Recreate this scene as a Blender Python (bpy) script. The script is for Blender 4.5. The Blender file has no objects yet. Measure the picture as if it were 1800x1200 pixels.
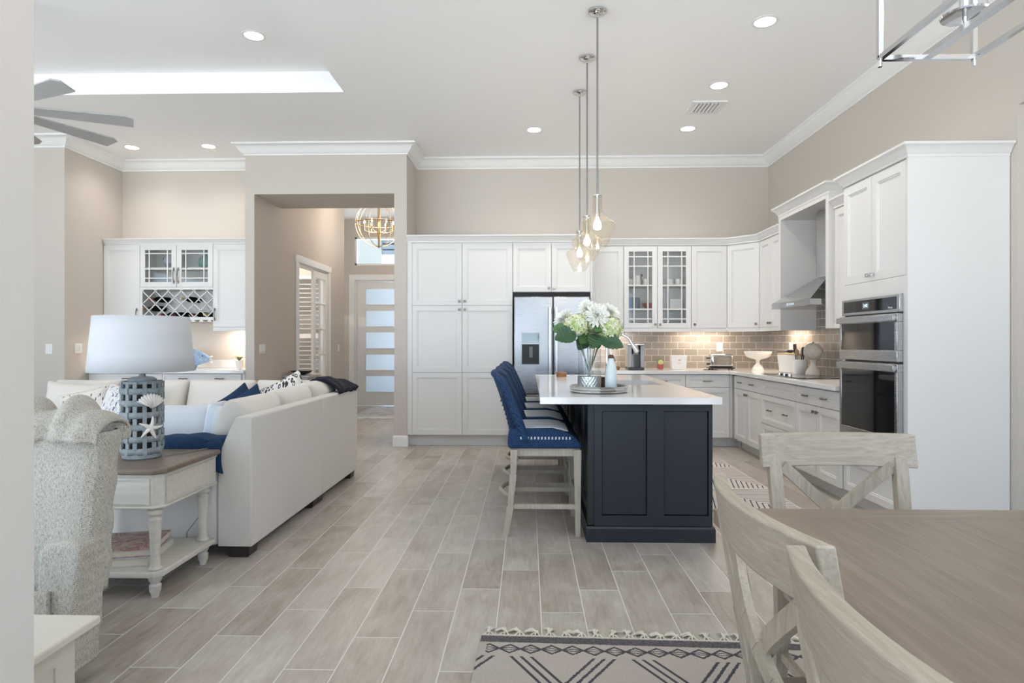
import bpy, bmesh, math, random
from mathutils import Vector, Matrix
R = math.radians
C = bpy.context.scene.collection
scene = bpy.context.scene
random.seed(7)

# ------------------------------------------------------------------ camera, world, exposure
cam_d = bpy.data.cameras.new('camera'); cam = bpy.data.objects.new('camera', cam_d); C.objects.link(cam)
cam_d.sensor_width = 36; cam_d.lens = 36 * 1100 / 1800; cam_d.clip_start = .05
cam.location = (0, 0, 1.26); cam.rotation_euler = (R(90), 0, math.atan(28 / 1100))
scene.camera = cam
vs = scene.view_settings
vs.view_transform = 'Standard'; vs.look = 'None'; vs.gamma = 1; vs.use_curve_mapping = False
vs.exposure = 0.24
scene.cycles.max_bounces = 10; scene.cycles.diffuse_bounces = 5; scene.cycles.glossy_bounces = 5
scene.cycles.transmission_bounces = 8; scene.cycles.transparent_max_bounces = 16
scene.cycles.caustics_reflective = False; scene.cycles.caustics_refractive = False
scene.cycles.sample_clamp_indirect = 6
w = bpy.data.worlds.new('World'); scene.world = w; w.use_nodes = True
bgn = w.node_tree.nodes['Background']; wt = w.node_tree
# overcast-bright sky above, unseen bright ground below the horizon added to light the ceiling
_tc = wt.nodes.new('ShaderNodeTexCoord'); _sx = wt.nodes.new('ShaderNodeSeparateXYZ'); _rp = wt.nodes.new('ShaderNodeValToRGB')
wt.links.new(_tc.outputs['Generated'], _sx.inputs[0]); _mr = wt.nodes.new('ShaderNodeMapRange'); _mr.inputs[1].default_value = -1; _mr.inputs[2].default_value = 1
wt.links.new(_sx.outputs[2], _mr.inputs[0]); wt.links.new(_mr.outputs[0], _rp.inputs[0]); wt.links.new(_rp.outputs[0], bgn.inputs[0])
for _e, (_p, _c) in zip(_rp.color_ramp.elements, ((.47, (.85, .94, 1, 1)), (.53, (.28, .38, .52, 1)))): _e.position = _p; _e.color = _c
bgn.inputs[1].default_value = 6.9

def light(name, kind, loc, power, color, rot=(0, 0, 0), parent=None, **k):
    d = bpy.data.lights.new(name, kind); d.energy = power; d.color = color
    for a, b in k.items(): setattr(d, a, b)
    o = bpy.data.objects.new(name, d); C.objects.link(o); o.location = loc; o.rotation_euler = rot
    if parent: o.parent = parent
    return o
CEIL = 3.64; TRAY = 3.84
WARM = (1, .84, .68); SOFTW = (1, .93, .86)
# daylight comes in through the glazed rear and left walls and the opening beside the dining table
def portal(loc, rot, sx, sy):
    o = light('window_portal', 'AREA', loc, 1, (1, 1, 1), rot, shape='RECTANGLE', size=sx, size_y=sy)
    o.data.cycles.is_portal = True
portal((-1.5, -2.98, 1.4), (R(90), 0, 0), 12.5, 2.7)
portal((-7.98, -.3, 1.4), (0, R(-90), 0), 2.7, 5.5)
portal((3.40, .3, 2.0), (0, R(90), 0), 1.5, 2.2)

# ------------------------------------------------------------------ tags
def tag(o, label=None, cat=None, group=None, kind=None):
    if label: o['label'] = label
    if cat: o['category'] = cat
    if group: o['group'] = group
    if kind: o['kind'] = kind
    return o
def T(name, label, cat, loc=(0, 0, 0), rz=0, group=None):
    o = bpy.data.objects.new(name, None); C.objects.link(o); o.location = loc; o.rotation_euler = (0, 0, rz)
    o.empty_display_size = .05
    return tag(o, label, cat, group)
def copy_tree(o, parent=None):
    c = o.copy(); C.objects.link(c)
    if parent: c.parent = parent
    for ch in list(kids.get(o.name, [])):
        d = copy_tree(ch, c); kids.setdefault(c.name, []).append(d)
    return c
kids = {}

# ------------------------------------------------------------------ mesh builder
class MB:
    def __init__(s): s.v = []; s.f = []; s.M = Matrix.Identity(4)
    def add(s, vs_, fs):
        n = len(s.v); s.v += [tuple(s.M @ Vector(p)) for p in vs_]; s.f += [tuple(i + n for i in f) for f in fs]; return s
    def box(s, x0, x1, y0, y1, z0, z1):
        return s.add([(x0,y0,z0),(x1,y0,z0),(x1,y1,z0),(x0,y1,z0),(x0,y0,z1),(x1,y0,z1),(x1,y1,z1),(x0,y1,z1)],
                     [(0,3,2,1),(4,5,6,7),(0,1,5,4),(1,2,6,5),(2,3,7,6),(3,0,4,7)])
    def bar(s, p, q, wx, wy, up=(0, 0, 1)):     # rectangular bar between two points
        p, q = Vector(p), Vector(q); d = (q - p).normalized(); u = Vector(up)
        if abs(d.dot(u)) > .98: u = Vector((0, 1, 0))
        a = d.cross(u).normalized() * wx / 2; b = a.cross(d).normalized() * wy / 2
        vs_ = [c + i * a + j * b for c in (p, q) for i, j in ((-1,-1),(1,-1),(1,1),(-1,1))]
        return s.add(vs_, [(0,1,2,3),(7,6,5,4),(0,4,5,1),(1,5,6,2),(2,6,7,3),(3,7,4,0)])
    def tube(s, pts, r, n=10, caps=True, closed=False):
        pts = [Vector(p) for p in pts]; k = len(pts); rr = r if isinstance(r, (list, tuple)) else [r] * k
        vs_ = []; a = None
        for i, p in enumerate(pts):
            if closed: d = pts[(i + 1) % k] - pts[i - 1]
            else: d = pts[min(i + 1, k - 1)] - pts[max(i - 1, 0)]
            d.normalize()
            if a is None:
                a = d.cross(Vector((0, 0, 1)))
                if a.length < .1: a = d.cross(Vector((0, 1, 0)))
            a = (a - d * a.dot(d)).normalized(); b = d.cross(a)
            for j in range(n):
                t = 2 * math.pi * j / n; vs_.append(p + (a * math.cos(t) + b * math.sin(t)) * rr[i])
        fs = []
        for i in range(k if closed else k - 1):
            i2 = (i + 1) % k
            for j in range(n):
                j2 = (j + 1) % n; fs.append((i*n+j, i*n+j2, i2*n+j2, i2*n+j))
        if caps and not closed: fs += [tuple(range(n))[::-1], tuple((k-1)*n + j for j in range(n))]
        return s.add(vs_, fs)
    def lathe(s, prof, n=24, c=(0, 0, 0), caps=True):
        vs_ = []; fs = []
        for r, z in prof:
            for j in range(n):
                t = 2*math.pi*j/n; vs_.append((c[0]+r*math.cos(t), c[1]+r*math.sin(t), c[2]+z))
        for i in range(len(prof)-1):
            for j in range(n):
                j2 = (j+1) % n; fs.append((i*n+j, i*n+j2, (i+1)*n+j2, (i+1)*n+j))
        if caps:
            fs += [tuple(range(n))[::-1], tuple((len(prof)-1)*n+j for j in range(n))]
        return s.add(vs_, fs)
    def cyl(s, c, r, z0, z1, n=20): return s.lathe([(r, z0), (r, z1)], n, c)
    def prism(s, poly, a, b, axis='z'):         # extrude a 2D polygon along an axis
        n = len(poly)
        mk = {'z': lambda p, t: (p[0], p[1], t), 'y': lambda p, t: (p[0], t, p[1]), 'x': lambda p, t: (t, p[0], p[1])}[axis]
        return s.add([mk(p, a) for p in poly] + [mk(p, b) for p in poly],
                     [tuple(range(n))[::-1], tuple(range(n, 2*n))] + [(i, (i+1) % n, n+(i+1) % n, n+i) for i in range(n)])
    def grid(s, fn, nu, nv, cu=False, cv=False):
        vs_ = [fn(i/(nu if cu else nu-1), j/(nv if cv else nv-1)) for i in range(nu) for j in range(nv)]
        fs = []
        for i in range(nu if cu else nu-1):
            for j in range(nv if cv else nv-1):
                i2 = (i+1) % nu; j2 = (j+1) % nv; fs.append((i*nv+j, i2*nv+j, i2*nv+j2, i*nv+j2))
        return s.add(vs_, fs)
    def ball(s, c, rx, ry=None, rz=None, n=16, m=10):
        ry = ry or rx; rz = rz or rx
        prof = [(math.sin(math.pi*i/m), -math.cos(math.pi*i/m)) for i in range(m+1)]
        vs_ = []; fs = []
        for r, z in prof[1:-1]:
            for j in range(n):
                t = 2*math.pi*j/n; vs_.append((c[0]+rx*r*math.cos(t), c[1]+ry*r*math.sin(t), c[2]+rz*z))
        for i in range(m-2):
            for j in range(n):
                j2 = (j+1) % n; fs.append((i*n+j, i*n+j2, (i+1)*n+j2, (i+1)*n+j))
        k = len(vs_); vs_ += [(c[0], c[1], c[2]-rz), (c[0], c[1], c[2]+rz)]
        for j in range(n):
            j2 = (j+1) % n; fs += [(j2, j, k), ((m-2)*n+j, (m-2)*n+j2, k+1)]
        return s.add(vs_, fs)
    def sweep(s, path, prof):                   # profile (out, z) along an XY path, room on the right of travel, mitred
        P_ = [Vector((p[0], p[1])) for p in path]; k = len(P_); n = len(prof); vs_ = []
        for i, p in enumerate(P_):
            ns = []
            if i > 0: d = (P_[i]-P_[i-1]).normalized(); ns.append(Vector((d.y, -d.x)))
            if i < k-1: d = (P_[i+1]-P_[i]).normalized(); ns.append(Vector((d.y, -d.x)))
            m = ns[0] if len(ns) == 1 else (ns[0]+ns[1]) / (1 + ns[0].dot(ns[1]))
            for o, z in prof: vs_.append((p.x+m.x*o, p.y+m.y*o, z))
        fs = [(i*n+j, i*n+(j+1) % n, (i+1)*n+(j+1) % n, (i+1)*n+j) for i in range(k-1) for j in range(n)]
        fs += [tuple(range(n))[::-1], tuple((k-1)*n+j for j in range(n))]
        return s.add(vs_, fs)
    def build(s, name, m, parent=None, label=None, bevel=0, seg=2, smooth=None, sub=0, loc=None, solid=0):
        me = bpy.data.meshes.new(name); me.from_pydata(s.v, [], s.f)
        bm = bmesh.new(); bm.from_mesh(me); bmesh.ops.recalc_face_normals(bm, faces=bm.faces); bm.to_mesh(me); bm.free()
        me.materials.append(m)
        o = bpy.data.objects.new(name, me); C.objects.link(o)
        if parent: o.parent = parent; kids.setdefault(parent.name, []).append(o)
        if loc: o.location = loc
        if label: o['label'] = label
        if smooth:
            me.polygons.foreach_set('use_smooth', [True]*len(me.polygons)); me.set_sharp_from_angle(angle=R(smooth))
        if solid: q = o.modifiers.new('s', 'SOLIDIFY'); q.thickness = solid; q.offset = 0
        if bevel:
            q = o.modifiers.new('b', 'BEVEL'); q.width = bevel; q.segments = seg; q.limit_method = 'ANGLE'; q.angle_limit = R(35)
            if not smooth: me.polygons.foreach_set('use_smooth', [True]*len(me.polygons)); me.set_sharp_from_angle(angle=R(60)); q.harden_normals = False
        if sub: q = o.modifiers.new('u', 'SUBSURF'); q.levels = q.render_levels = sub
        return o
def text(name, body, size, m, parent, loc, rot):
    c = bpy.data.curves.new(name, 'FONT'); c.body = body; c.size = size; c.align_x = 'CENTER'; c.align_y = 'CENTER'; c.extrude = .0004
    tmp = bpy.data.objects.new(name + '_curve', c); C.objects.link(tmp); bpy.context.view_layer.update()
    me = bpy.data.meshes.new_from_object(tmp.evaluated_get(bpy.context.evaluated_depsgraph_get())); bpy.data.objects.remove(tmp)
    me.materials.clear(); me.materials.append(m); o = bpy.data.objects.new(name, me); C.objects.link(o); o.parent = parent; o.location = loc; o.rotation_euler = rot
    return o
def bx(*a): return MB().box(*a)
def rotz(a): return Matrix.Rotation(a, 4, 'Z')
def xf(loc=(0, 0, 0), rx=0, ry=0, rz=0):
    return Matrix.Translation(loc) @ Matrix.Rotation(rz, 4, 'Z') @ Matrix.Rotation(ry, 4, 'Y') @ Matrix.Rotation(rx, 4, 'X')

# ------------------------------------------------------------------ material helpers
class X:                                        # a node socket with arithmetic
    def __init__(s, g, o): s.g = g; s.o = o
    def _m(s, op, *a): return s.g.math(op, s, *a)
    def __add__(s, b): return s._m('ADD', b)
    def __radd__(s, b): return s._m('ADD', b)
    def __sub__(s, b): return s._m('SUBTRACT', b)
    def __rsub__(s, b): return s.g.math('SUBTRACT', b, s)
    def __mul__(s, b): return s._m('MULTIPLY', b)
    def __rmul__(s, b): return s._m('MULTIPLY', b)
    def __truediv__(s, b): return s._m('DIVIDE', b)
    def __neg__(s): return s._m('MULTIPLY', -1.0)
    def abs(s): return s._m('ABSOLUTE')
    def floor(s): return s._m('FLOOR')
    def fract(s): return s._m('FRACT')
    def lt(s, b): return s._m('LESS_THAN', b)
    def gt(s, b): return s._m('GREATER_THAN', b)
    def max(s, b): return s._m('MAXIMUM', b)
    def min(s, b): return s._m('MINIMUM', b)
    def line(s, c, wd): return (s - c).abs().lt(wd)
class G:
    def __init__(s, name):
        s.m = bpy.data.materials.new(name); s.m.use_nodes = True; s.nt = s.m.node_tree
        s.p = s.nt.nodes['Principled BSDF']; s.tc = s.nt.nodes.new('ShaderNodeTexCoord')
        s.obj = X(s, s.tc.outputs['Object'])
    def put(s, sock, v):
        if isinstance(v, X): s.nt.links.new(v.o, sock)
        elif isinstance(v, tuple) and len(v) == 3 and sock.type == 'RGBA': sock.default_value = (*v, 1)
        else: sock.default_value = v
    def math(s, op, *a):
        n = s.nt.nodes.new('ShaderNodeMath'); n.operation = op
        for i, v in enumerate(a): s.put(n.inputs[i], v)
        return X(s, n.outputs[0])
    def xyz(s, v=None):
        n = s.nt.nodes.new('ShaderNodeSeparateXYZ'); s.put(n.inputs[0], v or s.obj); return [X(s, o) for o in n.outputs]
    def vec(s, *a):
        n = s.nt.nodes.new('ShaderNodeCombineXYZ')
        for i, v in enumerate(a): s.put(n.inputs[i], v)
        return X(s, n.outputs[0])
    def noise(s, v, scale, detail=3, rough=.5, dist=0):
        n = s.nt.nodes.new('ShaderNodeTexNoise'); s.put(n.inputs['Vector'], v)
        n.inputs['Scale'].default_value = scale; n.inputs['Detail'].default_value = detail
        n.inputs['Roughness'].default_value = rough; n.inputs['Distortion'].default_value = dist
        return X(s, n.outputs[0])
    def white(s, v):
        n = s.nt.nodes.new('ShaderNodeTexWhiteNoise'); s.put(n.inputs['Vector'], v); return X(s, n.outputs['Value'])
    def vor(s, v, scale, feat='F1', rnd=1, out='Distance'):
        n = s.nt.nodes.new('ShaderNodeTexVoronoi'); n.feature = feat; s.put(n.inputs['Vector'], v)
        n.inputs['Scale'].default_value = scale; n.inputs['Randomness'].default_value = rnd
        return X(s, n.outputs[out])
    def mix(s, f, a, b):
        n = s.nt.nodes.new('ShaderNodeMix'); n.data_type = 'RGBA'
        s.put(n.inputs[0], f); s.put(n.inputs[6], a); s.put(n.inputs[7], b); return X(s, n.outputs[2])
    def ramp(s, f, *st):
        n = s.nt.nodes.new('ShaderNodeValToRGB'); s.put(n.inputs[0], f); e = n.color_ramp.elements
        while len(e) < len(st): e.new(.5)
        for q, (p, c) in zip(e, st): q.position = p; q.color = (*c, 1)
        return X(s, n.outputs[0])
    def bump(s, h, strength=.3, dist=.002):
        n = s.nt.nodes.new('ShaderNodeBump'); n.inputs['Strength'].default_value = strength; n.inputs['Distance'].default_value = dist
        s.put(n.inputs['Height'], h); s.nt.links.new(n.outputs[0], s.p.inputs['Normal'])
    def set(s, **k):
        nm = dict(col='Base Color', rough='Roughness', metal='Metallic', trans='Transmission Weight', ior='IOR', coat='Coat Weight', spec='Specular IOR Level', emit='Emission Color', es='Emission Strength', sheen='Sheen Weight', alpha='Alpha')
        for a, v in k.items(): s.put(s.p.inputs[nm[a]], v)
        return s.m
def mat(name, col, rough=.5, metal=0, **k): return G(name).set(col=col, rough=rough, metal=metal, **k)

def paint(name, col, rough=.7, peel=True):
    g = G(name); n = g.noise(g.obj, 3, 2)
    if peel: g.bump(g.noise(g.obj, 90, 2), .25, .002)
    return g.set(col=g.mix(n, tuple(c*.985 for c in col), col), rough=rough)
WALL = paint('greige_wall_paint', (.60, .548, .495))
CEILM = paint('ceiling_paint', (.95, .95, .95), .85)
TRIM = mat('white_trim_enamel', (.86, .86, .85), .4)
CAB = mat('white_cabinet_lacquer', (.76, .75, .735), .38)
NAVY = mat('charcoal_navy_lacquer', (.010, .014, .020), .45)
CHROME = mat('polished_chrome', (.70, .70, .71), .08, 1)
RODM = mat('chrome_rod', (.36, .36, .37), .15, 1)
NICKEL = mat('dark_nickel', (.22, .20, .18), .28, 1)
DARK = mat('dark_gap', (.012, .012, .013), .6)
BLACKM = mat('matte_black_plastic', (.012, .012, .014), .45)
BLACKG = mat('black_glass', (.008, .008, .009), .04, 0, spec=.6)
BLACKP = mat('black_plastic', (.02, .02, .022), .35)
WHITEC = mat('white_ceramic', (.85, .83, .80), .25)
WHITEP = mat('white_plastic', (.86, .85, .83), .4)
def steel():
    g = G('brushed_steel'); x, y, z = g.xyz()
    n = g.noise(g.vec(x*1.0, y*1.0, z*60), 6, 3); g.bump(n, .05, .001)
    return g.set(col=(.47, .475, .48), metal=1.0, rough=g.math('MULTIPLY_ADD', n, .12, .2))
STEEL = steel()
FSTEEL = STEEL.copy(); FSTEEL.name = 'fridge_steel'; FSTEEL.node_tree.nodes['Principled BSDF'].inputs['Base Color'].default_value = (.29, .29, .295, 1)
def glass(name, col=(1, 1, 1), rough=0.0, ior=1.45, mixc=.0):
    # thin sheet glass: mostly see-through with a faint reflection, lets light pass
    m = bpy.data.materials.new(name); m.use_nodes = True; nt = m.node_tree; nt.nodes.clear()
    out = nt.nodes.new('ShaderNodeOutputMaterial'); tr = nt.nodes.new('ShaderNodeBsdfTransparent'); tr.inputs[0].default_value = (*col, 1)
    gl = nt.nodes.new('ShaderNodeBsdfGlossy'); gl.inputs['Roughness'].default_value = rough + .02
    lw = nt.nodes.new('ShaderNodeLayerWeight'); pw = nt.nodes.new('ShaderNodeMath'); pw.operation = 'POWER'; pw.inputs[1].default_value = 4; nt.links.new(lw.outputs['Facing'], pw.inputs[0]); lw.inputs[0].default_value = .5
    fr = nt.nodes.new('ShaderNodeMath'); fr.operation = 'MULTIPLY_ADD'; fr.inputs[1].default_value = .55; fr.inputs[2].default_value = .035; nt.links.new(pw.outputs[0], fr.inputs[0])
    mx = nt.nodes.new('ShaderNodeMixShader'); nt.links.new(fr.outputs[0], mx.inputs[0]); nt.links.new(tr.outputs[0], mx.inputs[1]); nt.links.new(gl.outputs[0], mx.inputs[2])
    if mixc:
        df = nt.nodes.new('ShaderNodeBsdfDiffuse'); df.inputs[0].default_value = (*col, 1); m2 = nt.nodes.new('ShaderNodeMixShader'); m2.inputs[0].default_value = mixc
        nt.links.new(mx.outputs[0], m2.inputs[1]); nt.links.new(df.outputs[0], m2.inputs[2]); nt.links.new(m2.outputs[0], out.inputs[0])
    else: nt.links.new(mx.outputs[0], out.inputs[0])
    return m
GLASS = glass('clear_glass', (.97, .98, .98))
SHADEG = glass('seeded_pendant_glass', (.90, .88, .84), .04, 1.5, .04)
TEALG = glass('teal_glass', (.35, .60, .58), .02, 1.5, .45)
def frosted():
    m = bpy.data.materials.new('frosted_glass'); m.use_nodes = True; nt = m.node_tree; nt.nodes.clear()
    out = nt.nodes.new('ShaderNodeOutputMaterial'); tl = nt.nodes.new('ShaderNodeBsdfTranslucent'); tl.inputs[0].default_value = (.48, .49, .50, 1)
    gl = nt.nodes.new('ShaderNodeBsdfGlossy'); gl.inputs['Roughness'].default_value = .35; mx = nt.nodes.new('ShaderNodeMixShader'); mx.inputs[0].default_value = .08
    nt.links.new(tl.outputs[0], mx.inputs[1]); nt.links.new(gl.outputs[0], mx.inputs[2]); nt.links.new(mx.outputs[0], out.inputs[0]); return m
FROST = frosted()
def emis(name, col, s): return G(name).set(col=col, emit=col, es=s)
BULB = emis('lit_bulb', (1, .78, .5), 30)
LENS = emis('downlight_lens', (1, .95, .88), 12)

def floor_mat():
    g = G('wood_look_tile'); x, y, z = g.xyz()
    c = ((x - .06) / .2); ci = c.floor(); cf = c.fract()
    v = (y - 4.25) / .8 + (ci + 1) * -.3333 ; vi = v.floor(); vf = v.fract()
    rnd = g.white(g.vec(ci, vi, 3.0)); rnd2 = g.white(g.vec(ci, vi, 9.0))
    gr = g.noise(g.vec(x * 1.0 + rnd * 13, y * .13 + rnd2 * 31, rnd * 7), 22, 6, .7, 1.2)
    fine = g.noise(g.vec(x * 1.0 + rnd2 * 5, y * .06, 0.0), 110, 4, .7)
    big = g.noise(g.vec(x * 1.3 + rnd * 5, y * .6 + rnd2 * 9, rnd), 5.5, 4, .6, .6)
    base = g.ramp(rnd * .16 + gr * .42 + big * .42, (.32, (.285, .235, .19)), (.46, (.405, .355, .305)), (.58, (.50, .455, .405)), (.72, (.60, .56, .515)))
    base = g.mix((fine - .45) * 1.1, base, (.33, .29, .255))
    gx = (cf - .5).abs().gt(.5 - .0022 / .2); gy = (vf - .5).abs().gt(.5 - .0022 / .8); grout = gx.max(gy)
    g.bump(gr * .4 + fine * .3 - grout * 1.2, .25, .002)
    return g.set(col=g.mix(grout, base, (.70, .68, .65)), rough=g.math('MULTIPLY_ADD', gr, .2, .24) + grout * .3, spec=.5)
FLOORM = floor_mat()
def tile_mat():
    g = G('glass_subway_tile'); x, y, z = g.xyz(); u = x + y
    r = ((z - .914) / .0838); ri = r.floor(); rf = r.fract()
    c = u / .1665 + ri * .5; ci = c.floor(); cf = c.fract(); rnd = g.white(g.vec(ci, ri, 2.0))
    gl = (cf - .5).abs().gt(.5 - .0022/.1665).max((rf - .5).abs().gt(.5 - .0022/.0838))
    g.bump(g.noise(g.vec(u, z, rnd * 9), 22, 2) * .5 - gl, .2, .002)
    col = g.mix(rnd, (.27, .235, .205), (.345, .31, .275))
    return g.set(col=g.mix(gl, col, (.72, .69, .64)), rough=gl * .5 + .08)
TILE = tile_mat()
def quartz():
    g = G('white_quartz'); n = g.noise(g.obj, 60, 4, .7); n2 = g.noise(g.obj, 2.2, 3, .6, 1.0)
    return g.set(col=g.mix(n, g.mix(n2, (.74, .72, .69), (.80, .78, .75)), (.83, .82, .80)), rough=.10)
QUARTZ = quartz()
def wood(name, a, b, sc=1, rough=.5, axis=1, bmp=.3):
    g = G(name); p = g.xyz(); k = [1.0, 1.0, 1.0]; k[axis] = .06
    v = g.vec(*[q * kk for q, kk in zip(p, k)])
    n = g.noise(v, 45 * sc, 5, .65, .4); f = g.noise(v, 190 * sc, 3, .6); big = g.noise(g.obj, 2.5, 2)
    g.bump(n * .6 + f * .4, bmp, .0015)
    return g.set(col=g.mix(f * .5, g.ramp(n * .75 + big * .25, (.3, a), (.7, b)), tuple(c * .8 for c in a)), rough=rough)
GREYWOOD = wood('grey_washed_oak', (.31, .255, .19), (.545, .475, .385), 2.0, .55, 2)
GREYWOODX = wood('grey_washed_oak_rail', (.31, .255, .19), (.545, .475, .385), 2.0, .55, 0)
GREYWOODY = wood('grey_washed_oak_side', (.31, .255, .19), (.545, .475, .385), 2.0, .55, 1)
STOOLW = wood('bleached_oak', (.36, .31, .24), (.61, .55, .45), 2, .55, 2)
DTABLE = wood('grey_brown_table_wood', (.16, .115, .08), (.31, .24, .18), 1.3, .38, 1, .15)
DTABLEX = wood('grey_brown_table_end', (.17, .123, .086), (.32, .25, .19), 1.3, .38, 0, .15)
ENDTOP = wood('brown_table_top', (.16, .12, .085), (.27, .21, .16), 1, .4, 0)
ENDWHITE = wood('antique_white_wood', (.55, .52, .45), (.74, .71, .64), 1, .5, 0, .15)
LEGDARK = mat('espresso_wood', (.02, .011, .008), .4)
def cloth(name, col, sc=400, dark=.85, b=.4, rough=.9, sheen=.2):
    g = G(name); x, y, z = g.xyz(); n = g.noise(g.obj, sc, 2, .6); n2 = g.noise(g.vec(x, y, z*.2), sc*.5, 2)
    g.bump(n + n2, b, .0012)
    return g.set(col=g.mix(n, tuple(c*dark for c in col), col), rough=rough, sheen=sheen)
SOFA = cloth('oatmeal_sofa_linen', (.69, .655, .605), 300)
CREAM = cloth('cream_cushion_linen', (.76, .71, .64), 300)
NAVYF = cloth('navy_fabric', (.006, .032, .085), 250, .6, sheen=0.0)
DKNAVYF = cloth('midnight_knit', (.005, .007, .018), 200, .6, sheen=0.0)
LIGHTF = cloth('pale_grey_blue_cushion', (.62, .64, .66), 250)
SHADE = cloth('white_lamp_shade_linen', (.62, .63, .65), 500, .95, .15)
def throw_mat():
    g = G('navy_knit_throw'); x, y, z = g.xyz(); k = g.math('SINE', (x + z) * 500); k2 = g.math('SINE', (y + z - x) * 420)
    g.bump(k * k2, .8, .003); return g.set(col=g.mix(k * k2 * .5 + .5, (.002, .018, .060), (.005, .058, .150)), rough=.9)
THROW = throw_mat()
def weave_mat():
    g = G('tweed_slipcover'); x, y, z = g.xyz()
    a = g.math('SINE', x * 900); b_ = g.math('SINE', (z + y) * 900); w_ = a * b_
    n = g.noise(g.vec(x, y, z * .35), 260, 3, .6); n2 = g.noise(g.obj, 480, 2)
    g.bump(w_ * .6 + n2, .7, .002)
    return g.set(col=g.ramp(n * .5 + n2 * .4 + w_ * .08, (.32, (.22, .20, .17)), (.40, (.46, .43, .37)), (.54, (.66, .63, .56))), rough=.95)
TWEED = weave_mat()
def rope_mat():
    g = G('blue_rope_weave'); x, y, z = g.xyz()
    a = g.math('SINE', (x + y) * 420 + z * 300); b_ = g.math('SINE', (x + y) * 420 - z * 300)
    h = a.max(b_); n = g.noise(g.obj, 300, 2); g.bump(h + n * .5, .9, .003)
    return g.set(col=g.mix(h * .4 + n * .5, (.004, .017, .055), (.016, .085, .225)), rough=.75)
ROPE = rope_mat()
def pillow_mat(name, kind):
    g = G(name); x, y, z = g.xyz(); v2 = g.vec(x, y, 0.0)
    if kind == 'floral':
        blue = g.vor(v2, 34).lt(.20); big = g.vor(v2, 11).lt(.15); n_ = g.noise(v2, 16, 3, .6, 2.0); st = (n_ - .5).abs().lt(.012) * g.noise(v2, 5, 1).gt(.47)
        c = g.mix(st, (.76, .74, .72), (.08, .08, .13)); c = g.mix(blue, c, (.07, .10, .22)); c = g.mix(big, c, (.04, .16, .42))
    elif kind == 'dots':
        d = g.vor(g.vec(x, y * .6, 0.0), 60, rnd=.7); c = g.mix(d.lt(.26), (.72, .66, .60), (.06, .045, .05))
    elif kind == 'leopard':
        d = g.vor(v2, 42, rnd=.9); n = g.noise(v2, 60, 2); c = g.mix((d - .42 + n * .12).abs().lt(.13), (.76, .73, .68), (.035, .03, .03))
    elif kind == 'stripe':
        s_ = (x * 9 + g.noise(v2, 30, 2) * .08).fract().lt(.45); n = g.noise(v2, 90, 2)
        c = g.mix(s_ * n * 1.2, (.66, .70, .74), (.52, .60, .68))
    g.bump(g.noise(g.obj, 300, 2), .3, .001)
    return g.set(col=c, rough=.9)
def rug_mat():
    g = G('berber_rug'); x, y, z = g.xyz(); v = -y      # local: far edge y=0, rug runs to -y; x=0 at left edge
    n = g.noise(g.obj, 120, 3, .7); nn = (n - .5) * .010; u = x + nn; v = v + nn * 1.3
    band = v.gt(.008) * v.lt(.062)
    tri = ((u / .085).fract() - .5).abs() * 2
    a1 = ((v - .115).abs() - (1 - tri) * .034).abs().lt(.0065) * u.gt(.03)
    a2 = ((v - .115).abs() - (1 - tri) * .010).abs().lt(.003) * u.gt(.03)
    hv = ((u - .34 + .24) / .48).fract() * .48 - .24; d = hv.abs() + (v - .175) * .62
    ch = (d.line(.205, .007) + d.line(.165, .007) + d.line(.125, .007)).min(1.0) * v.gt(.175) * v.lt(.42)
    hk = (hv.abs() - (v - .155) * 1.2); hook = (hk.line(.150, .008) + hk.line(.19, .008)) * v.gt(.150) * v.lt(.18) * 0
    d2 = hv.abs() - (v - .45) * .62; ch2 = (d2.line(.205, .007) + d2.line(.165, .007)) * v.gt(.45) * v.lt(.7)
    msk = (band * g.math('MULTIPLY_ADD', n, .9, .45).min(1.0)).max(a1).max(a2).max(ch).max(hook).max(ch2)
    g.bump(n * 1.0 + g.noise(g.obj, 400, 2), .9, .006)
    return g.set(col=g.mix(msk, g.mix(n, (.46, .40, .35), (.66, .59, .53)), (.075, .07, .075)), rough=.98)
def runner_mat():
    g = G('striped_runner'); x, y, z = g.xyz()
    yy = (y / .9 + .13).fract() * .9
    s_ = (yy.max(.42 + x * -1.1 + yy * .25) / .045).fract().lt(.22) * x.abs().lt(.325)
    n = g.noise(g.obj, 200, 2); g.bump(n, .5, .003)
    return g.set(col=g.mix(s_, (.66, .60, .57), (.03, .03, .035)), rough=.95)
# ================================================================== STRUCTURE
def S(name, mb, m, **k): return tag(mb.build(name, m, **k), kind='structure')
XW = 3.10; YB = 8.15; XA = -5.37; XO0 = -3.31; XO1 = -1.608; YC = 7.49; YJ = 8.30; XC = -1.457
S('floor', bx(-8.2, 4.2, -3.2, 13.2, -.1, 0), FLOORM)
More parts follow.
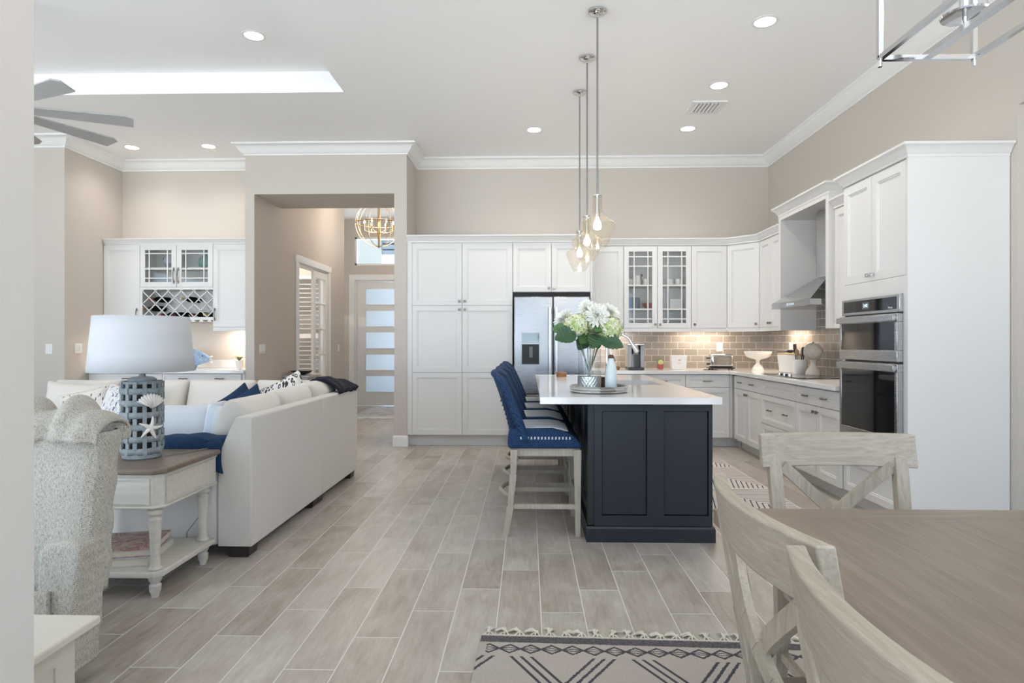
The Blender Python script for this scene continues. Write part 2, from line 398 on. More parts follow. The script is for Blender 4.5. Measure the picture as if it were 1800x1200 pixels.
# ceiling with a stepped-up tray over the living area (sloped sides)
TX0, TX1, TY0, TY1 = -6.4, -1.756, 1.2, 5.93; IN = 0.0
mb = MB()
for a in ((TX1, 4.2, -3.2, 13.2), (-8.2, TX0, -3.2, 13.2), (TX0, TX1, TY1, 13.2), (TX0, TX1, -3.2, TY0)): mb.box(a[0], a[1], a[2], a[3], CEIL, CEIL + .3)
S('ceiling', mb, CEILM)
mb = bx(TX0, TX1, TY0, TY1, TRAY, TRAY + .06)
S('ceiling_tray', mb, CEILM)
S('wall_back', bx(XC, XW, YB, YB + .15, 0, CEIL), WALL)
S('wall_bar', bx(XA, -3.42, YB, YJ, 0, CEIL), WALL)
S('wall_left', bx(-8.2, XA, 7.12, YJ, 0, CEIL), WALL)
S('wall_stub', bx(-3.42, XO0, YC, YJ, 0, CEIL), WALL)
S('wall_header', bx(XO0, XO1, YC, YJ, 3.04, CEIL), WALL)
S('wall_column', bx(XO1, XC, YC, 12.3, 0, CEIL), WALL)
S('wall_right', MB().box(XW, XW + .25, 4.04, YB + .15, 0, CEIL).box(XW, XW + .35, -3.2, 4.04, 2.76, CEIL).box(XW + .25, XW + .35, 1.4, 4.04, 0, 2.76).box(XW + .25, XW + .35, -.8, 1.4, 0, 1.25).box(XW, XW + .35, -3.2, -.8, 0, 2.76), WALL)
S('wall_near', bx(-1.5, -.805, .25, 1.0, 0, CEIL), WALL)
# glazed rear and living room walls behind the camera
mb = MB().box(-8.2, 4.2, -3.2, -3.0, 2.75, CEIL)
for x in (-8.2, -5.2, -2.2, .8, 3.9): mb.box(x, x + .3, -3.2, -3.0, 0, 2.75)
S('wall_rear', mb, WALL)
mb = MB().box(-8.2, -8.0, -3.2, 7.12, 2.75, CEIL)
for y in (-3.2, -.4, 2.4): mb.box(-8.2, -8.0, y, y + .3, 0, 2.75)
mb.box(-8.2, -8.0, 2.7, 7.12, 0, 2.75)
S('wall_living', mb, WALL)
mb = MB()
for x0, x1 in ((-7.9, -5.2), (-4.9, -2.2), (-1.9, .8), (1.1, 3.9)):
    for a, b in ((x0, x0+.06), (x1-.06, x1), ((x0+x1)/2-.04, (x0+x1)/2+.04)): mb.box(a, b, -3.13, -3.07, 0, 2.75)
    mb.box(x0, x1, -3.13, -3.07, 2.69, 2.75); mb.box(x0, x1, -3.13, -3.07, 0, .06)
S('window_4', mb, TRIM)
# foyer: side wall with french doors, far wall with glazed door and transom
mb = MB().box(XO0-.15, XO0, YJ, 8.93, 0, CEIL).box(XO0-.15, XO0, 10.28, 11.2, 0, CEIL).box(XO0-.15, XO0, 8.93, 10.28, 2.40, CEIL)
S('wall_foyer', mb, WALL)
DX0 = -3.365; DX1 = DX0 + 1.12
mb = MB().box(-6.5, DX0, 12.1, 12.3, 0, CEIL).box(DX0, XO1, 12.1, 12.3, 2.45, 2.742).box(DX0, XO1, 12.1, 12.3, 3.287, CEIL).box(DX1, XO1, 12.1, 12.3, 0, CEIL)
S('wall_far', mb, WALL)
mb = MB().box(-6.5, XO0-.15, 11.2, 11.35, 0, .5).box(-6.5, XO0-.15, 11.2, 11.35, 2.45, CEIL).box(-6.5, -5.2, 11.2, 11.35, .5, 2.45).box(-3.62, XO0-.15, 11.2, 11.35, .5, 2.45).box(-6.6, -6.5, YJ, 11.35, 0, CEIL)
S('wall_study', mb, WALL)
# mouldings
prof = [(0, 3.505), (.014, 3.505), (.014, 3.522), (.03, 3.53), (.05, 3.55), (.072, 3.585), (.10, 3.612), (.118, 3.618), (.118, CEIL-.001), (0, CEIL-.001)]
S('trim_1', MB().sweep([(-8, 7.12), (XA, 7.12), (XA, YB), (-3.42, YB), (-3.42, YC), (XC, YC), (XC, YB), (XW, YB), (XW, -2.95)], prof), TRIM, smooth=30)
bp = [(0, 0), (.016, 0), (.016, .11), (.010, .128), (0, .13)]
S('baseboard_left', MB().sweep([(-8, 7.12), (XA, 7.12), (XA, 7.5)], bp), TRIM)
S('baseboard_arch', MB().sweep([(-3.42, YC), (XO0, YC), (XO0, 8.82)], bp), TRIM)
S('baseboard_column', MB().sweep([(XO1, 12.0), (XO1, YC), (XC, YC), (XC, 7.66)], bp), TRIM)
S('baseboard_foyer', MB().sweep([(XO0, 10.40), (XO0, 11.2)], bp), TRIM)
S('baseboard_near', MB().sweep([(-.805, 1.0), (-.805, .25)], bp), TRIM)
S('baseboard_right', MB().sweep([(XW, 4.09), (XW, 4.04)], bp), TRIM)
# casings of french doors (trim_2), front door (trim_3), transom (trim_4)
mb = MB()
mb.box(XO0, XO0+.022, 8.84, 8.93, 0, 2.40).box(XO0, XO0+.022, 10.28, 10.37, 0, 2.40).box(XO0, XO0+.026, 8.82, 10.39, 2.40, 2.50)
mb.box(XO0-.15, XO0, 8.93, 8.955, 0, 2.40).box(XO0-.15, XO0, 10.255, 10.28, 0, 2.40).box(XO0-.15, XO0, 8.93, 10.28, 2.375, 2.40)
S('trim_2', mb, TRIM, bevel=.004)
mb = MB().box(DX0-.11, DX0, 12.075, 12.1, 0, 2.45).box(DX0-.11, XO1, 12.075, 12.1, 2.45, 2.56).box(DX1, DX1+.1, 12.075, 12.1, 0, 2.45)
mb.box(DX0, DX0+.03, 12.1, 12.3, 0, 2.45).box(DX1-.03, DX1, 12.1, 12.3, 0, 2.45).box(DX0, DX1, 12.1, 12.3, 2.42, 2.45)
S('trim_3', mb, TRIM, bevel=.004)
# doors
d = S('door_1', MB().box(DX0+.035, DX0+.19, 12.14, 12.185, .01, 2.415).box(DX1-.19, DX1-.035, 12.14, 12.185, .01, 2.415), TRIM)
zs = [(.265, .60), (.69, 1.02), (1.115, 1.45), (1.54, 1.87), (1.965, 2.30)]
mb = MB(); z = .01
for a, b in zs: mb.box(DX0+.19, DX1-.19, 12.14, 12.185, z, a); z = b
mb.box(DX0+.19, DX1-.19, 12.14, 12.185, z, 2.415); mb.build('rail', TRIM, d)
mb = MB()
for a, b in zs:
    for u0, u1, w0, w1 in ((DX0+.19, DX0+.205, a, b), (DX1-.205, DX1-.19, a, b), (DX0+.19, DX1-.19, a, a+.014), (DX0+.19, DX1-.19, b-.014, b)): mb.box(u0, u1, 12.132, 12.15, w0, w1)
mb.build('glazing_bead', TRIM, d)
for a, b in zs: bx(DX0+.19, DX1-.19, 12.16, 12.166, a, b).build('frosted_pane', FROST, d)
MB().lathe([(.001, 0), (.03, 0), (.03, .01), (.012, .014), (.012, .05), (.028, .06), (.03, .075), (.001, .09)], 16).build('door_knob', NICKEL, d, smooth=40).matrix_local = xf((DX1-.1, 12.14, 1.0), rx=R(90))
o = S('window_2', MB().box(DX0, DX0+.035, 12.1, 12.2, 2.742, 3.287).box(XO1-.035, XO1, 12.1, 12.2, 2.742, 3.287).box(DX0, XO1, 12.1, 12.2, 2.742, 2.775).box(DX0, XO1, 12.1, 12.2, 3.25, 3.287), TRIM)
bx(DX0+.035, XO1-.035, 12.15, 12.155, 2.775, 3.25).build('pane', GLASS, o)
PORCH = mat('porch_paint', (.52, .56, .60), .8)
S('wall_porch', MB().box(-3.95, -3.08, 13.1, 13.25, 0, 4.2).box(-3.95, 0, 12.3, 15.5, 4.1, 4.2), PORCH)
mb = MB()
for i in range(8): mb.box(-3.07, -.5, 13.12, 13.2, 3.09+i*.12, 3.18+i*.12)
mb.box(-3.07, -.5, 13.2, 13.25, 3.09, 4.1)
tag(mb.build('porch_ceiling_beam', mat('porch_beam', (.30, .37, .48), .7)), 'blue-grey slatted porch ceiling beyond the transom window', 'beam')
# french door leaves
def french(name, loc, rz, hinge_right):
    o = S(name, MB().box(0, .095, -.02, .02, .01, 2.37).box(.57, .665, -.02, .02, .01, 2.37).box(.095, .57, -.02, .02, .01, .25).box(.095, .57, -.02, .02, 2.26, 2.37), TRIM)
    mb = MB(); mb.box(.325, .34, -.014, .014, .25, 2.26)
    for k in range(1, 5): z = .25 + k * .402; mb.box(.095, .57, -.014, .014, z-.008, z+.008)
    mb.build('muntin', TRIM, o); bx(.095, .57, -.003, .003, .25, 2.26).build('pane', GLASS, o)
    hx = .05 if hinge_right else .615
    mb = MB()
    for s in (-1, 1):
        mb.tube([(hx, s*.02, 1.0), (hx, s*.065, 1.0), (hx + (.10 if hinge_right else -.10), s*.07, 1.0)], .009, 8)
        mb.cyl((hx, 0, 0), .026, 0, .001)
    mb.build('door_handle', CHROME, o, smooth=40)
    o.location = loc; o.rotation_euler = (0, 0, rz); return o
french('door_2', (XO0-.03, 9.615, 0), R(90), True)
french('door_3', (XO0-.17, 8.965, 0), R(172), False)
portal((-4.41, 11.45, 1.47), (R(90), 0, math.pi), 1.4, 1.9)
t = T('study_fill_lamp', 'unseen round fill lamp added to brighten the study behind the french doors', 'ceiling light', (-4.9, 9.9, CEIL))  # made-up lamp, added to brighten the dark study
MB().lathe([(.001, -.001), (.15, -.001), (.15, -.06), (.11, -.09), (.001, -.10)], 28).build('fill_lamp_bowl', FROST, t, smooth=50)
light('study_fill', 'POINT', (0, 0, -.25), 120, SOFTW, parent=t, shadow_soft_size=.12)
# study window with plantation shutters, garden hedge outside
o = S('window_3', MB().box(-5.2, -5.14, 11.2, 11.32, .5, 2.45).box(-3.68, -3.62, 11.2, 11.32, .5, 2.45).box(-5.2, -3.62, 11.2, 11.32, .5, .56).box(-5.2, -3.62, 11.2, 11.32, 2.39, 2.45).box(-4.46, -4.36, 11.2, 11.26, .56, 2.39).box(-5.14, -3.68, 11.2, 11.26, 1.32, 1.4), TRIM)
mb = MB(); z = .61
while z < 2.37:
    if abs(z - 1.36) > .06:
        for a, b in ((-5.13, -4.47), (-4.35, -3.69)):
            mb.M = xf(((a+b)/2, 11.23, z), rx=R(-6)); mb.box(-(b-a)/2, (b-a)/2, -.038, .038, -.005, .005)
    z += .08
mb.M = Matrix.Identity(4); tag(mb.build('louver', TRIM, o), kind='stuff')
bx(-5.14, -3.68, 11.30, 11.304, .56, 2.39).build('pane', GLASS, o)
g = G('hedge_sunlit_colour'); HEDGE = g.set(col=g.ramp(g.noise(g.obj, 14, 4), (.3, (.20, .32, .08)), (.7, (.75, .85, .40))), rough=.8)  # leaf colours raised to paint in sunlight, no sun lamp shines here
tag(MB().grid(lambda u, v: (-8.9+u*4.6, 12.9+.35*math.sin(u*37)*math.cos(v*9), v*(2.3+.25*math.sin(u*23)*math.sin(u*7))), 60, 16).build('hedge', HEDGE, solid=.4), 'green hedge outside the shuttered study window, sunlight put into its leaf colour', 'hedge', kind='stuff')

# ceiling downlights
def downlight(x, y, z, power, label):
    t = T('downlight', label, 'ceiling light', (x, y, z), 0, 'recessed ceiling downlights')
    MB().lathe([(.075, -.004), (.098, -.004), (.098, -.0005), (.075, -.0005)], 32, caps=False).build('trim_ring', TRIM, t)
    MB().lathe([(.001, -.003), (.074, -.003), (.074, -.001), (.001, -.001)], 32).build('lens', LENS, t)
    light('downlight_lamp', 'SPOT', (0, 0, -.02), power, SOFTW, parent=t, spot_size=R(140), spot_blend=1.0, shadow_soft_size=.07)
DLP = 46
downlight(-2.313, 5.224, TRAY, DLP, 'round recessed downlight inside the raised tray ceiling above the sofa')
downlight(-4.856, 7.556, CEIL, DLP*.6, 'left one of the two recessed downlights above the wet bar')
downlight(-3.891, 7.536, CEIL, DLP*.6, 'right one of the two recessed downlights above the wet bar')
downlight(.07, 7.042, CEIL, DLP, 'recessed downlight in front of the refrigerator, left of the pendants')
downlight(1.765, 4.705, CEIL, DLP, 'nearest and largest recessed downlight on the kitchen ceiling, right of pendants')
downlight(1.776, 5.865, CEIL, DLP, 'recessed kitchen downlight just in front of the air vent')
downlight(1.788, 7.048, CEIL, DLP, 'farthest recessed kitchen downlight, behind the air vent near corner')
t = T('ceiling_vent', 'small white louvred air vent on the kitchen ceiling', 'vent', (1.802, 6.402, CEIL-.001))
MB().box(-.17, .17, -.17, -.13, -.012, 0).box(-.17, .17, .13, .17, -.012, 0).box(-.17, -.13, -.13, .13, -.012, 0).box(.13, .17, -.13, .13, -.012, 0).build('frame', TRIM, t)
bx(-.13, .13, -.13, .13, -.002, 0).build('backing', DARK, t)
mb = MB()
for i in range(7): mb.M = xf((-.115+i*.038, 0, -.008), ry=R(40)); mb.box(-.014, .014, -.13, .13, -.0015, .0015)
mb.build('slats', TRIM, t)

# ceiling fan in the tray
t = T('ceiling_fan', 'grey many-bladed ceiling fan hanging in the living room tray', 'ceiling fan', (-4.0, 4.53, 3.0))
FANM = wood('fan_blade_grey', (.36, .36, .36), (.48, .48, .48), 1, .5, 0)
MB().lathe([(.001, -.07), (.10, -.07), (.14, -.04), (.14, .03), (.09, .07), (.03, .09), (.001, .09)], 32).build('motor_housing', STEEL, t, smooth=40)
MB().cyl((0, 0, 0), .015, .09, .70).build('downrod', STEEL, t, smooth=40); MB().lathe([(.02, .70), (.07, .76), (.07, .799), (.001, .799)], 24).build('canopy', STEEL, t, smooth=40)
for k in range(8):
    a = R(22 + 45*k); mb = MB(); mb.M = rotz(a) @ Matrix.Rotation(R(-14), 4, 'X')
    mb.prism([(.12, -.045), (.90, -.075), (.95, -.04), (.93, .075), (.12, .045)], -.006, .006); mb.build('blade', FANM, t, bevel=.003)

# switches and outlets
def plate(name, label, cat, loc, rz, wd, kind, group=None):
    t = T(name, label, cat, loc, rz, group)
    bx(-wd/2, wd/2, -.006, 0, -.058, .058).build('cover_plate', WHITEP, t, bevel=.002)
    n = max(1, round((wd-.02)/.048))
    for i in range(n):
        x = (i-(n-1)/2)*.046
        if kind == 's': bx(x-.016, x+.016, -.011, -.006, -.033, .033).build('rocker', WHITEP, t, bevel=.002)
        else:
            for z in (-.022, .022): MB().box(x-.014, x+.014, -.009, -.006, z-.014, z+.014).build('socket', WHITEP, t, bevel=.003)
plate('light_switch', 'white single light switch on the shaded grey wall left of the bar', 'light switch', (-5.552, 7.12, 1.175), 0, .08, 's')
plate('light_switch', 'white double light switch on the warm side wall beside the bar', 'light switch', (XA, 7.34, 1.178), R(90), .12, 's')
plate('light_switch', 'white triple light switch inside the archway', 'light switch', (XO0, 7.71, 1.167), R(90), .165, 's')
plate('light_switch', 'small white switch on foyer wall beyond the french doors', 'light switch', (XO0, 10.85, 1.15), R(90), .08, 's')
plate('wall_outlet', 'white outlet on the backsplash behind the toaster', 'outlet', (2.47, YB-.012, 1.19), 0, .08, 'o')
plate('wall_outlet', 'white outlet on the side backsplash above the white canister', 'outlet', (XW-.012, 7.42, 1.19), R(-90), .08, 'o')
plate('wall_outlet', 'white outlet under the wet bar cabinet beside the plant', 'outlet', (-3.49, YB-.002, 1.18), 0, .08, 'o')
# ================================================================== CABINETRY
def shaker(mb, x0, x1, z0, z1, y=0, t=.02, fr=.06):
    """front plane at y, faces -y"""
    st = [(0, 0), (fr, 0), (fr+.0015, .007), (fr+.011, .007), (fr+.013, .013)]
    V = []; F = []
    for o, dy in st: V += [(x0+o, y+dy, z0+o), (x1-o, y+dy, z0+o), (x1-o, y+dy, z1-o), (x0+o, y+dy, z1-o)]
    n = len(st)
    for i in range(n-1):
        for j in range(4): F.append((i*4+j, i*4+(j+1) % 4, (i+1)*4+(j+1) % 4, (i+1)*4+j))
    F.append(tuple((n-1)*4+j for j in range(4)))
    k = len(V); V += [(x0, y+t, z0), (x1, y+t, z0), (x1, y+t, z1), (x0, y+t, z1)]
    for j in range(4): F.append((j, (j+1) % 4, k+(j+1) % 4, k+j))
    F.append((k, k+1, k+2, k+3)); mb.add(V, F)
def knob(parent, x, z, y=0, m=None):
    mb = MB().box(x-.014, x+.014, y-.026, y-.016, z-.014, z+.014).box(x-.006, x+.006, y-.016, y, z-.006, z+.006)
    mb.build('knob', m or NICKEL, parent, bevel=.002)
def pull(parent, x, z, y=0, L=.11, vert=False, m=None):
    mb = MB(); h = L/2
    P_ = (lambda a, b: (x, y-b, z+a)) if vert else (lambda a, b: (x+a, y-b, z))
    mb.tube([P_(-h, .012), P_(-h*.6, .024), P_(0, .032), P_(h*.6, .024), P_(h, .012)], .006, 8)
    for s in (-1, 1): mb.tube([P_(s*h*.7, .022), P_(s*h*.7, 0)], .006, 8)
    mb.build('handle', m or NICKEL, parent, smooth=40)
def door(t, x0, x1, z0, z1, kx=None, kz=None, name='door', fr=.06, pv=None):
    g = .0026; mb = MB(); shaker(mb, x0+g, x1-g, z0+g, z1-g, fr=fr); o = mb.build(name, CAB, t)
    if kx is not None: knob(o, kx, kz)
    return o
def drawer(t, x0, x1, z0, z1, pulls=(), fr=.05):
    g = .0026; mb = MB(); shaker(mb, x0+g, x1-g, z0+g, z1-g, fr=fr); o = mb.build('drawer', CAB, t)
    for px in pulls: pull(o, px, (z0+z1)/2)
    return o
def body(t, x0, x1, d, z0, z1, y=.0225): return bx(x0, x1, y, d, z0, z1).build('carcass', CAB, t)
def glassdoor(t, x0, x1, z0, z1, us, vs_, fr=.062):
    g = .0026; x0 += g; x1 -= g; z0 += g; z1 -= g
    o = MB().box(x0, x0+fr, 0, .02, z0, z1).box(x1-fr, x1, 0, .02, z0, z1).box(x0+fr, x1-fr, 0, .02, z0, z0+fr).box(x0+fr, x1-fr, 0, .02, z1-fr, z1).build('door', CAB, t, bevel=.002)
    mb = MB()
    for u in us: mb.box(u-.007, u+.007, .003, .017, z0+fr, z1-fr)
    for v in vs_: mb.box(x0+fr, x1-fr, .004, .016, v-.007, v+.007)
    mb.build('muntin', CAB, o); bx(x0+fr, x1-fr, .009, .012, z0+fr, z1-fr).build('glass_pane', GLASS, o); return o
CROWN = [(-.02, 0), (.004, 0), (.004, .018), (.014, .026), (.022, .045), (.042, .066), (.052, .070), (.052, .085), (-.02, .085)]
def crown(z, s=1): return [(a*s, z+b*s) for a, b in CROWN]
TK = .115
# pantry wall cabinet
t = T('pantry_cabinet', 'tall white six-door pantry cabinet left of the refrigerator', 'cabinet', (-1.455, 7.50, 0))
bx(0, 1.271, .0225, .645, .135, 2.45).build('carcass', CAB, t); bx(0, 1.27, .09, .63, 0, .135).build('toe_kick', CAB, t)
bx(0, .06, 0, .0225, .135, 2.45).build('filler_strip', CAB, t)
for a, b, s in ((.06, .664, 1), (.664, 1.271, -1)):
    kx = (.664-.032) if s == 1 else .664+.032
    door(t, a, b, 1.693, 2.437, kx, 1.742); door(t, a, b, .888, 1.693, kx, 1.642); door(t, a, b, .137, .888)
# refrigerator cabinet
t = T('refrigerator_cabinet', 'white two-door cabinet bridging over the stainless refrigerator', 'cabinet', (-.182, 7.50, 0))
bx(0, .930, .0225, .645, 1.852, 2.45).build('carcass', CAB, t)
bx(.930, .950, -.01, .645, 0, 2.45).build('side_panel', CAB, t)
door(t, 0, .464, 1.854, 2.437, .464-.032, 1.895); door(t, .464, .930, 1.854, 2.437, .464+.032, 1.895)
# uppers on the back wall (front plane y=7.80)
UZ0, UZ1 = 1.425, 2.45
def rail_(t, x0, x1, d=.02): bx(x0, x1, .004, .004+d, UZ0-.045, UZ0).build('light_rail', CAB, t)
t = T('wall_cabinet', 'narrow white single-door wall cabinet right of the refrigerator', 'cabinet', (.770, 7.80, 0))
body(t, 0, .416, .345, UZ0, UZ1); rail_(t, 0, .416); door(t, 0, .416, UZ0, 2.44, .416-.035, UZ0+.045)
def open_body(t, w, z0, z1, shelves, d=.345):
    mb = MB().box(0, .016, .0225, d, z0, z1).box(w-.016, w, .0225, d, z0, z1).box(.016, w-.016, .0225, d, z0, z0+.018).box(.016, w-.016, .0225, d, z1-.018, z1).box(.016, w-.016, d-.01, d, z0+.018, z1-.018)
    mb.build('carcass', CAB, t)
    for z in shelves: bx(.017, w-.017, .03, d-.011, z-.009, z+.009).build('shelf', CAB, t)
t = T('glass_front_cabinet', 'white wall cabinet with two mullioned glass doors full of dishes', 'cabinet', (1.188, 7.80, 0))
open_body(t, .834, UZ0, UZ1, (1.66, 1.955)); rail_(t, 0, .834)
for x0, s in ((0, 1), (.417, -1)):
    o = glassdoor(t, x0, x0+.417, UZ0, 2.44, (x0+.13, x0+.30), (1.54, 1.662, 1.957, 2.195, 2.312))
    knob(o, .417 - s*.03, UZ0+.045)
t = T('wall_cabinet', 'white single-door wall cabinet between glass doors and diagonal corner', 'cabinet', (2.024, 7.80, 0))
body(t, 0, .436, .345, UZ0, UZ1); rail_(t, 0, .436); door(t, 0, .436, UZ0, 2.44, .035, UZ0+.045)
# diagonal corner upper
t = T('corner_wall_cabinet', 'white diagonal corner wall cabinet with one knob door', 'cabinet', (2.46, 7.80, 0), R(-45))
L = .41
mb = MB(); mb.M = rotz(R(45)) @ Matrix.Translation((-2.46, -7.80, 0))
mb.prism([(2.477, 7.817), (2.767, 7.527), (3.095, 7.527), (3.095, 8.145), (2.477, 8.145)], UZ0, UZ1); mb.build('carcass', CAB, t)
bx(0, L, .004, .024, UZ0-.045, UZ0).build('light_rail', CAB, t); door(t, 0, L, UZ0, 2.44, L-.035, UZ0+.045)
# right run uppers: local x runs towards the viewer, rz=-90
t = T('wall_cabinet', 'white two-door wall cabinet between corner and range hood surround', 'cabinet', (2.75, 7.51, 0), R(-90))
body(t, 0, .668, .345, UZ0, UZ1); rail_(t, 0, .668)
door(t, 0, .334, UZ0, 2.44, .334-.03, UZ0+.045); door(t, .334, .668, UZ0, 2.44, .334+.03, UZ0+.045)
# hood surround
t = T('hood_surround', 'white panelled alcove surround with crown over the range hood', 'hood surround', (2.71, 6.84, 0), R(-90))
bx(0, .055, 0, .385, 1.38, 2.60).build('side_panel', CAB, t); bx(1.07, 1.125, 0, .385, 1.38, 2.60).build('side_panel', CAB, t)
bx(.055, 1.07, 0, .385, 2.56, 2.60).build('top_panel', CAB, t)
hp = crown(2.60, 1.15)
mb = MB(); mb.sweep([(1.125, .36), (1.125, 0), (0, 0), (0, .36)][::-1], [(a, b) for a, b in hp]); mb.build('crown_moulding', CAB, t, smooth=30)
bx(.0, 1.125, .0, .385, 2.60, 2.62).build('top_cap', CAB, t)
t = T('wall_cabinet', 'slim white wall cabinet between hood surround and oven tower', 'cabinet', (2.75, 5.712, 0), R(-90))
body(t, 0, .774, .345, UZ0, UZ1); rail_(t, 0, .774)
door(t, .03, .40, UZ0, 2.44, .37, UZ0+.045); door(t, .40, .774, UZ0, 2.44)
# oven tower
OX = 2.45; OY0 = 4.932; OW = .832
t = T('oven_tower_cabinet', 'tall white oven tower cabinet with plain end panel near dining table', 'cabinet', (OX, OY0, 0), R(-90))
bx(0, OW-.02, .0225, .645, TK, .50).build('carcass', CAB, t)
mb = MB().box(0, .03, .0, .645, .50, 1.69).box(OW-.05, OW-.02, .0, .645, .50, 1.69).box(.03, OW-.05, .0, .645, 1.575, 1.69).box(.03, OW-.05, 0, .0225, .385, .50).box(0, OW-.02, .6, .645, .5, 1.575)
mb.build('face_frame', CAB, t); bx(0, OW-.02, .0225, .645, 1.69, 2.45).build('upper_carcass', CAB, t)
bx(OW-.02, OW, 0, .645, 0, 2.45).build('end_panel', CAB, t)
bx(0, OW-.02, .08, .6, 0, TK).build('toe_kick', CAB, t)
door(t, .01, .405, 1.69, 2.44, .405-.03, 1.735, 'door').children[0].data.materials[0] = CHROME
door(t, .405, OW-.022, 1.69, 2.44, .405+.03, 1.735).children[0].data.materials[0] = CHROME
o = drawer(t, .01, OW-.022, TK+.002, .383); knob(o, .40, .24)
# oven
t = T('wall_oven', 'stainless double wall oven with black glass doors and clock panel', 'oven', (OX-.002, OY0-.03, 0), R(-90))
W_ = OW-.08
bx(.01, W_-.01, .004, .55, .505, 1.57).build('housing', BLACKP, t)
o = bx(0, W_, -.022, .004, 1.455, 1.572).build('control_panel', STEEL, t, bevel=.003)
bx(.035, W_-.035, -.0245, -.022, 1.475, 1.557).build('display_glass', BLACKG, o)
text('clock_digits', '2:42', .032, emis('clock_digits', (.75, .85, .9), 1.2), o, (.345, -.0256, 1.516), (R(90), 0, 0))
bx(.30, .39, -.0252, -.0245, 1.492, 1.540).build('clock_screen', mat('clock_screen', (.10, .13, .15), .3), o)
text('panel_lettering', 'Maytag', .018, WHITEP, o, (W_-.10, -.0256, 1.488), (R(90), 0, 0))
def ovendoor(z0, z1, rim):
    o = MB().box(0, W_, -.040, .003, z0, z0+rim).box(0, W_, -.040, .003, z1-.055, z1).box(0, .028, -.040, .003, z0+rim, z1-.055).box(W_-.028, W_, -.040, .003, z0+rim, z1-.055).build('oven_door', STEEL, t, bevel=.003)
    bx(.028, W_-.028, -.037, 0, z0+rim, z1-.055).build('door_glass', BLACKG, o)
    mb = MB().box(.0, W_, -.066, -.050, z1-.050, z1-.008)
    for x in (.004, W_-.024): mb.box(x, x+.02, -.051, -.04, z1-.045, z1-.013)
    mb.build('handle', STEEL, o, bevel=.003)
ovendoor(1.125, 1.445, .075); ovendoor(.515, 1.112, .11)
# base cabinets right run (front plane x=2.43)
BZ0, BZ1, DS = TK, .872, .715
def base(label, y0, w, fn, x=2.43, **k):
    t = T('base_cabinet', label, 'cabinet', (x, y0, 0), R(-90)); bx(0, w, .0225, .64, BZ0, BZ1).build('carcass', CAB, t)
    bx(0, w, .09, .60, 0, BZ0).build('toe_kick', CAB, t); fn(t, w); return t
def f1(t, w):
    drawer(t, .0, w, DS, .862, (w*.25, w*.68)); door(t, 0, w/2, BZ0, DS, w/2-.03, DS-.05); door(t, w/2, w, BZ0, DS, w/2+.03, DS-.05)
def f2(t, w):
    drawer(t, 0, w, DS, .862); drawer(t, 0, w, .417, DS, (w*.28, w*.74)); drawer(t, 0, w, BZ0, .417, (w*.28, w*.74))
base('white base cabinet with one wide drawer and two doors, nearest the corner', 7.44, .85, f1)
base('white three-drawer base cabinet directly below the cooktop', 6.588, .845, f2)
base('white base cabinet with one wide drawer and two doors, beside the oven tower', 5.741, .807, f1)
# base cabinets back run (front plane y=7.50)
def bbase(label, x0, w, fn):
    t = T('base_cabinet', label, 'cabinet', (x0, 7.50, 0)); bx(0, w, .0225, .64, BZ0, BZ1).build('carcass', CAB, t)
    bx(0, w, .11, .60, 0, BZ0).build('toe_kick', CAB, t); fn(t, w)
def g1(t, w): drawer(t, 0, w, DS, .862, (w/2,)); door(t, 0, w, BZ0, DS)
bbase('white one-drawer base cabinet under the coffee maker, next to the refrigerator', .77, .56, g1)
bbase('white one-drawer base cabinet on back wall, middle of its run', 1.332, .542, g1)
bbase('white one-drawer base cabinet on back wall, below the toaster', 1.876, .52, lambda t, w: (drawer(t, 0, w, DS, .862, (w/2,)), door(t, 0, w, BZ0, DS)))
t = T('corner_base_cabinet', 'plain white corner filler cabinet where the two counters meet', 'cabinet', (2.398, 7.50, 0))
bx(0, .69, .0225, .64, BZ0, BZ1).build('carcass', CAB, t); bx(0, .030, 0, .0225, BZ0, BZ1).build('filler_strip', CAB, t); MB().box(0, .12, .11, .6, 0, BZ0).box(.12, .60, -.0, .6, 0, BZ0).build('toe_kick', CAB, t)
# cabinet crown
tag(MB().sweep([(-1.455, 7.50), (.768, 7.50), (.768, 7.80), (2.46, 7.80), (2.75, 7.51), (2.75, 6.845)], crown(2.45)).build('cabinet_crown', CAB, smooth=30), 'white crown moulding along pantry, refrigerator and corner wall cabinets', 'crown moulding')
tag(MB().sweep([(2.75, 5.70), (2.75, 4.93), (2.45, 4.93), (2.45, 4.10), (3.095, 4.10)], crown(2.45)).build('cabinet_crown', CAB, smooth=30), 'white crown moulding capping the oven tower and slim cabinet', 'crown moulding')
# countertop
mb = MB().prism([(.77, 7.46), (2.39, 7.46), (2.39, 4.935), (3.095, 4.935), (3.095, 8.145), (.77, 8.145)], .874, .914)
tag(mb.build('countertop', QUARTZ, bevel=.003), 'white quartz countertop running around the kitchen corner', 'countertop')
# backsplash
mb = MB().box(.79, XW-.002, YB-.012, YB-.001, .915, UZ0+.03)
tag(mb.build('backsplash', TILE), 'taupe glass subway tile backsplash on the back wall', 'backsplash', kind='structure')
mb = MB().box(XW-.012, XW-.001, 4.94, YB-.013, .915, UZ0+.03).box(XW-.012, XW-.001, 5.772, 6.783, UZ0+.03, 2.56)
tag(mb.build('backsplash', TILE), 'taupe glass subway tile backsplash on the cooktop wall', 'backsplash', kind='structure')
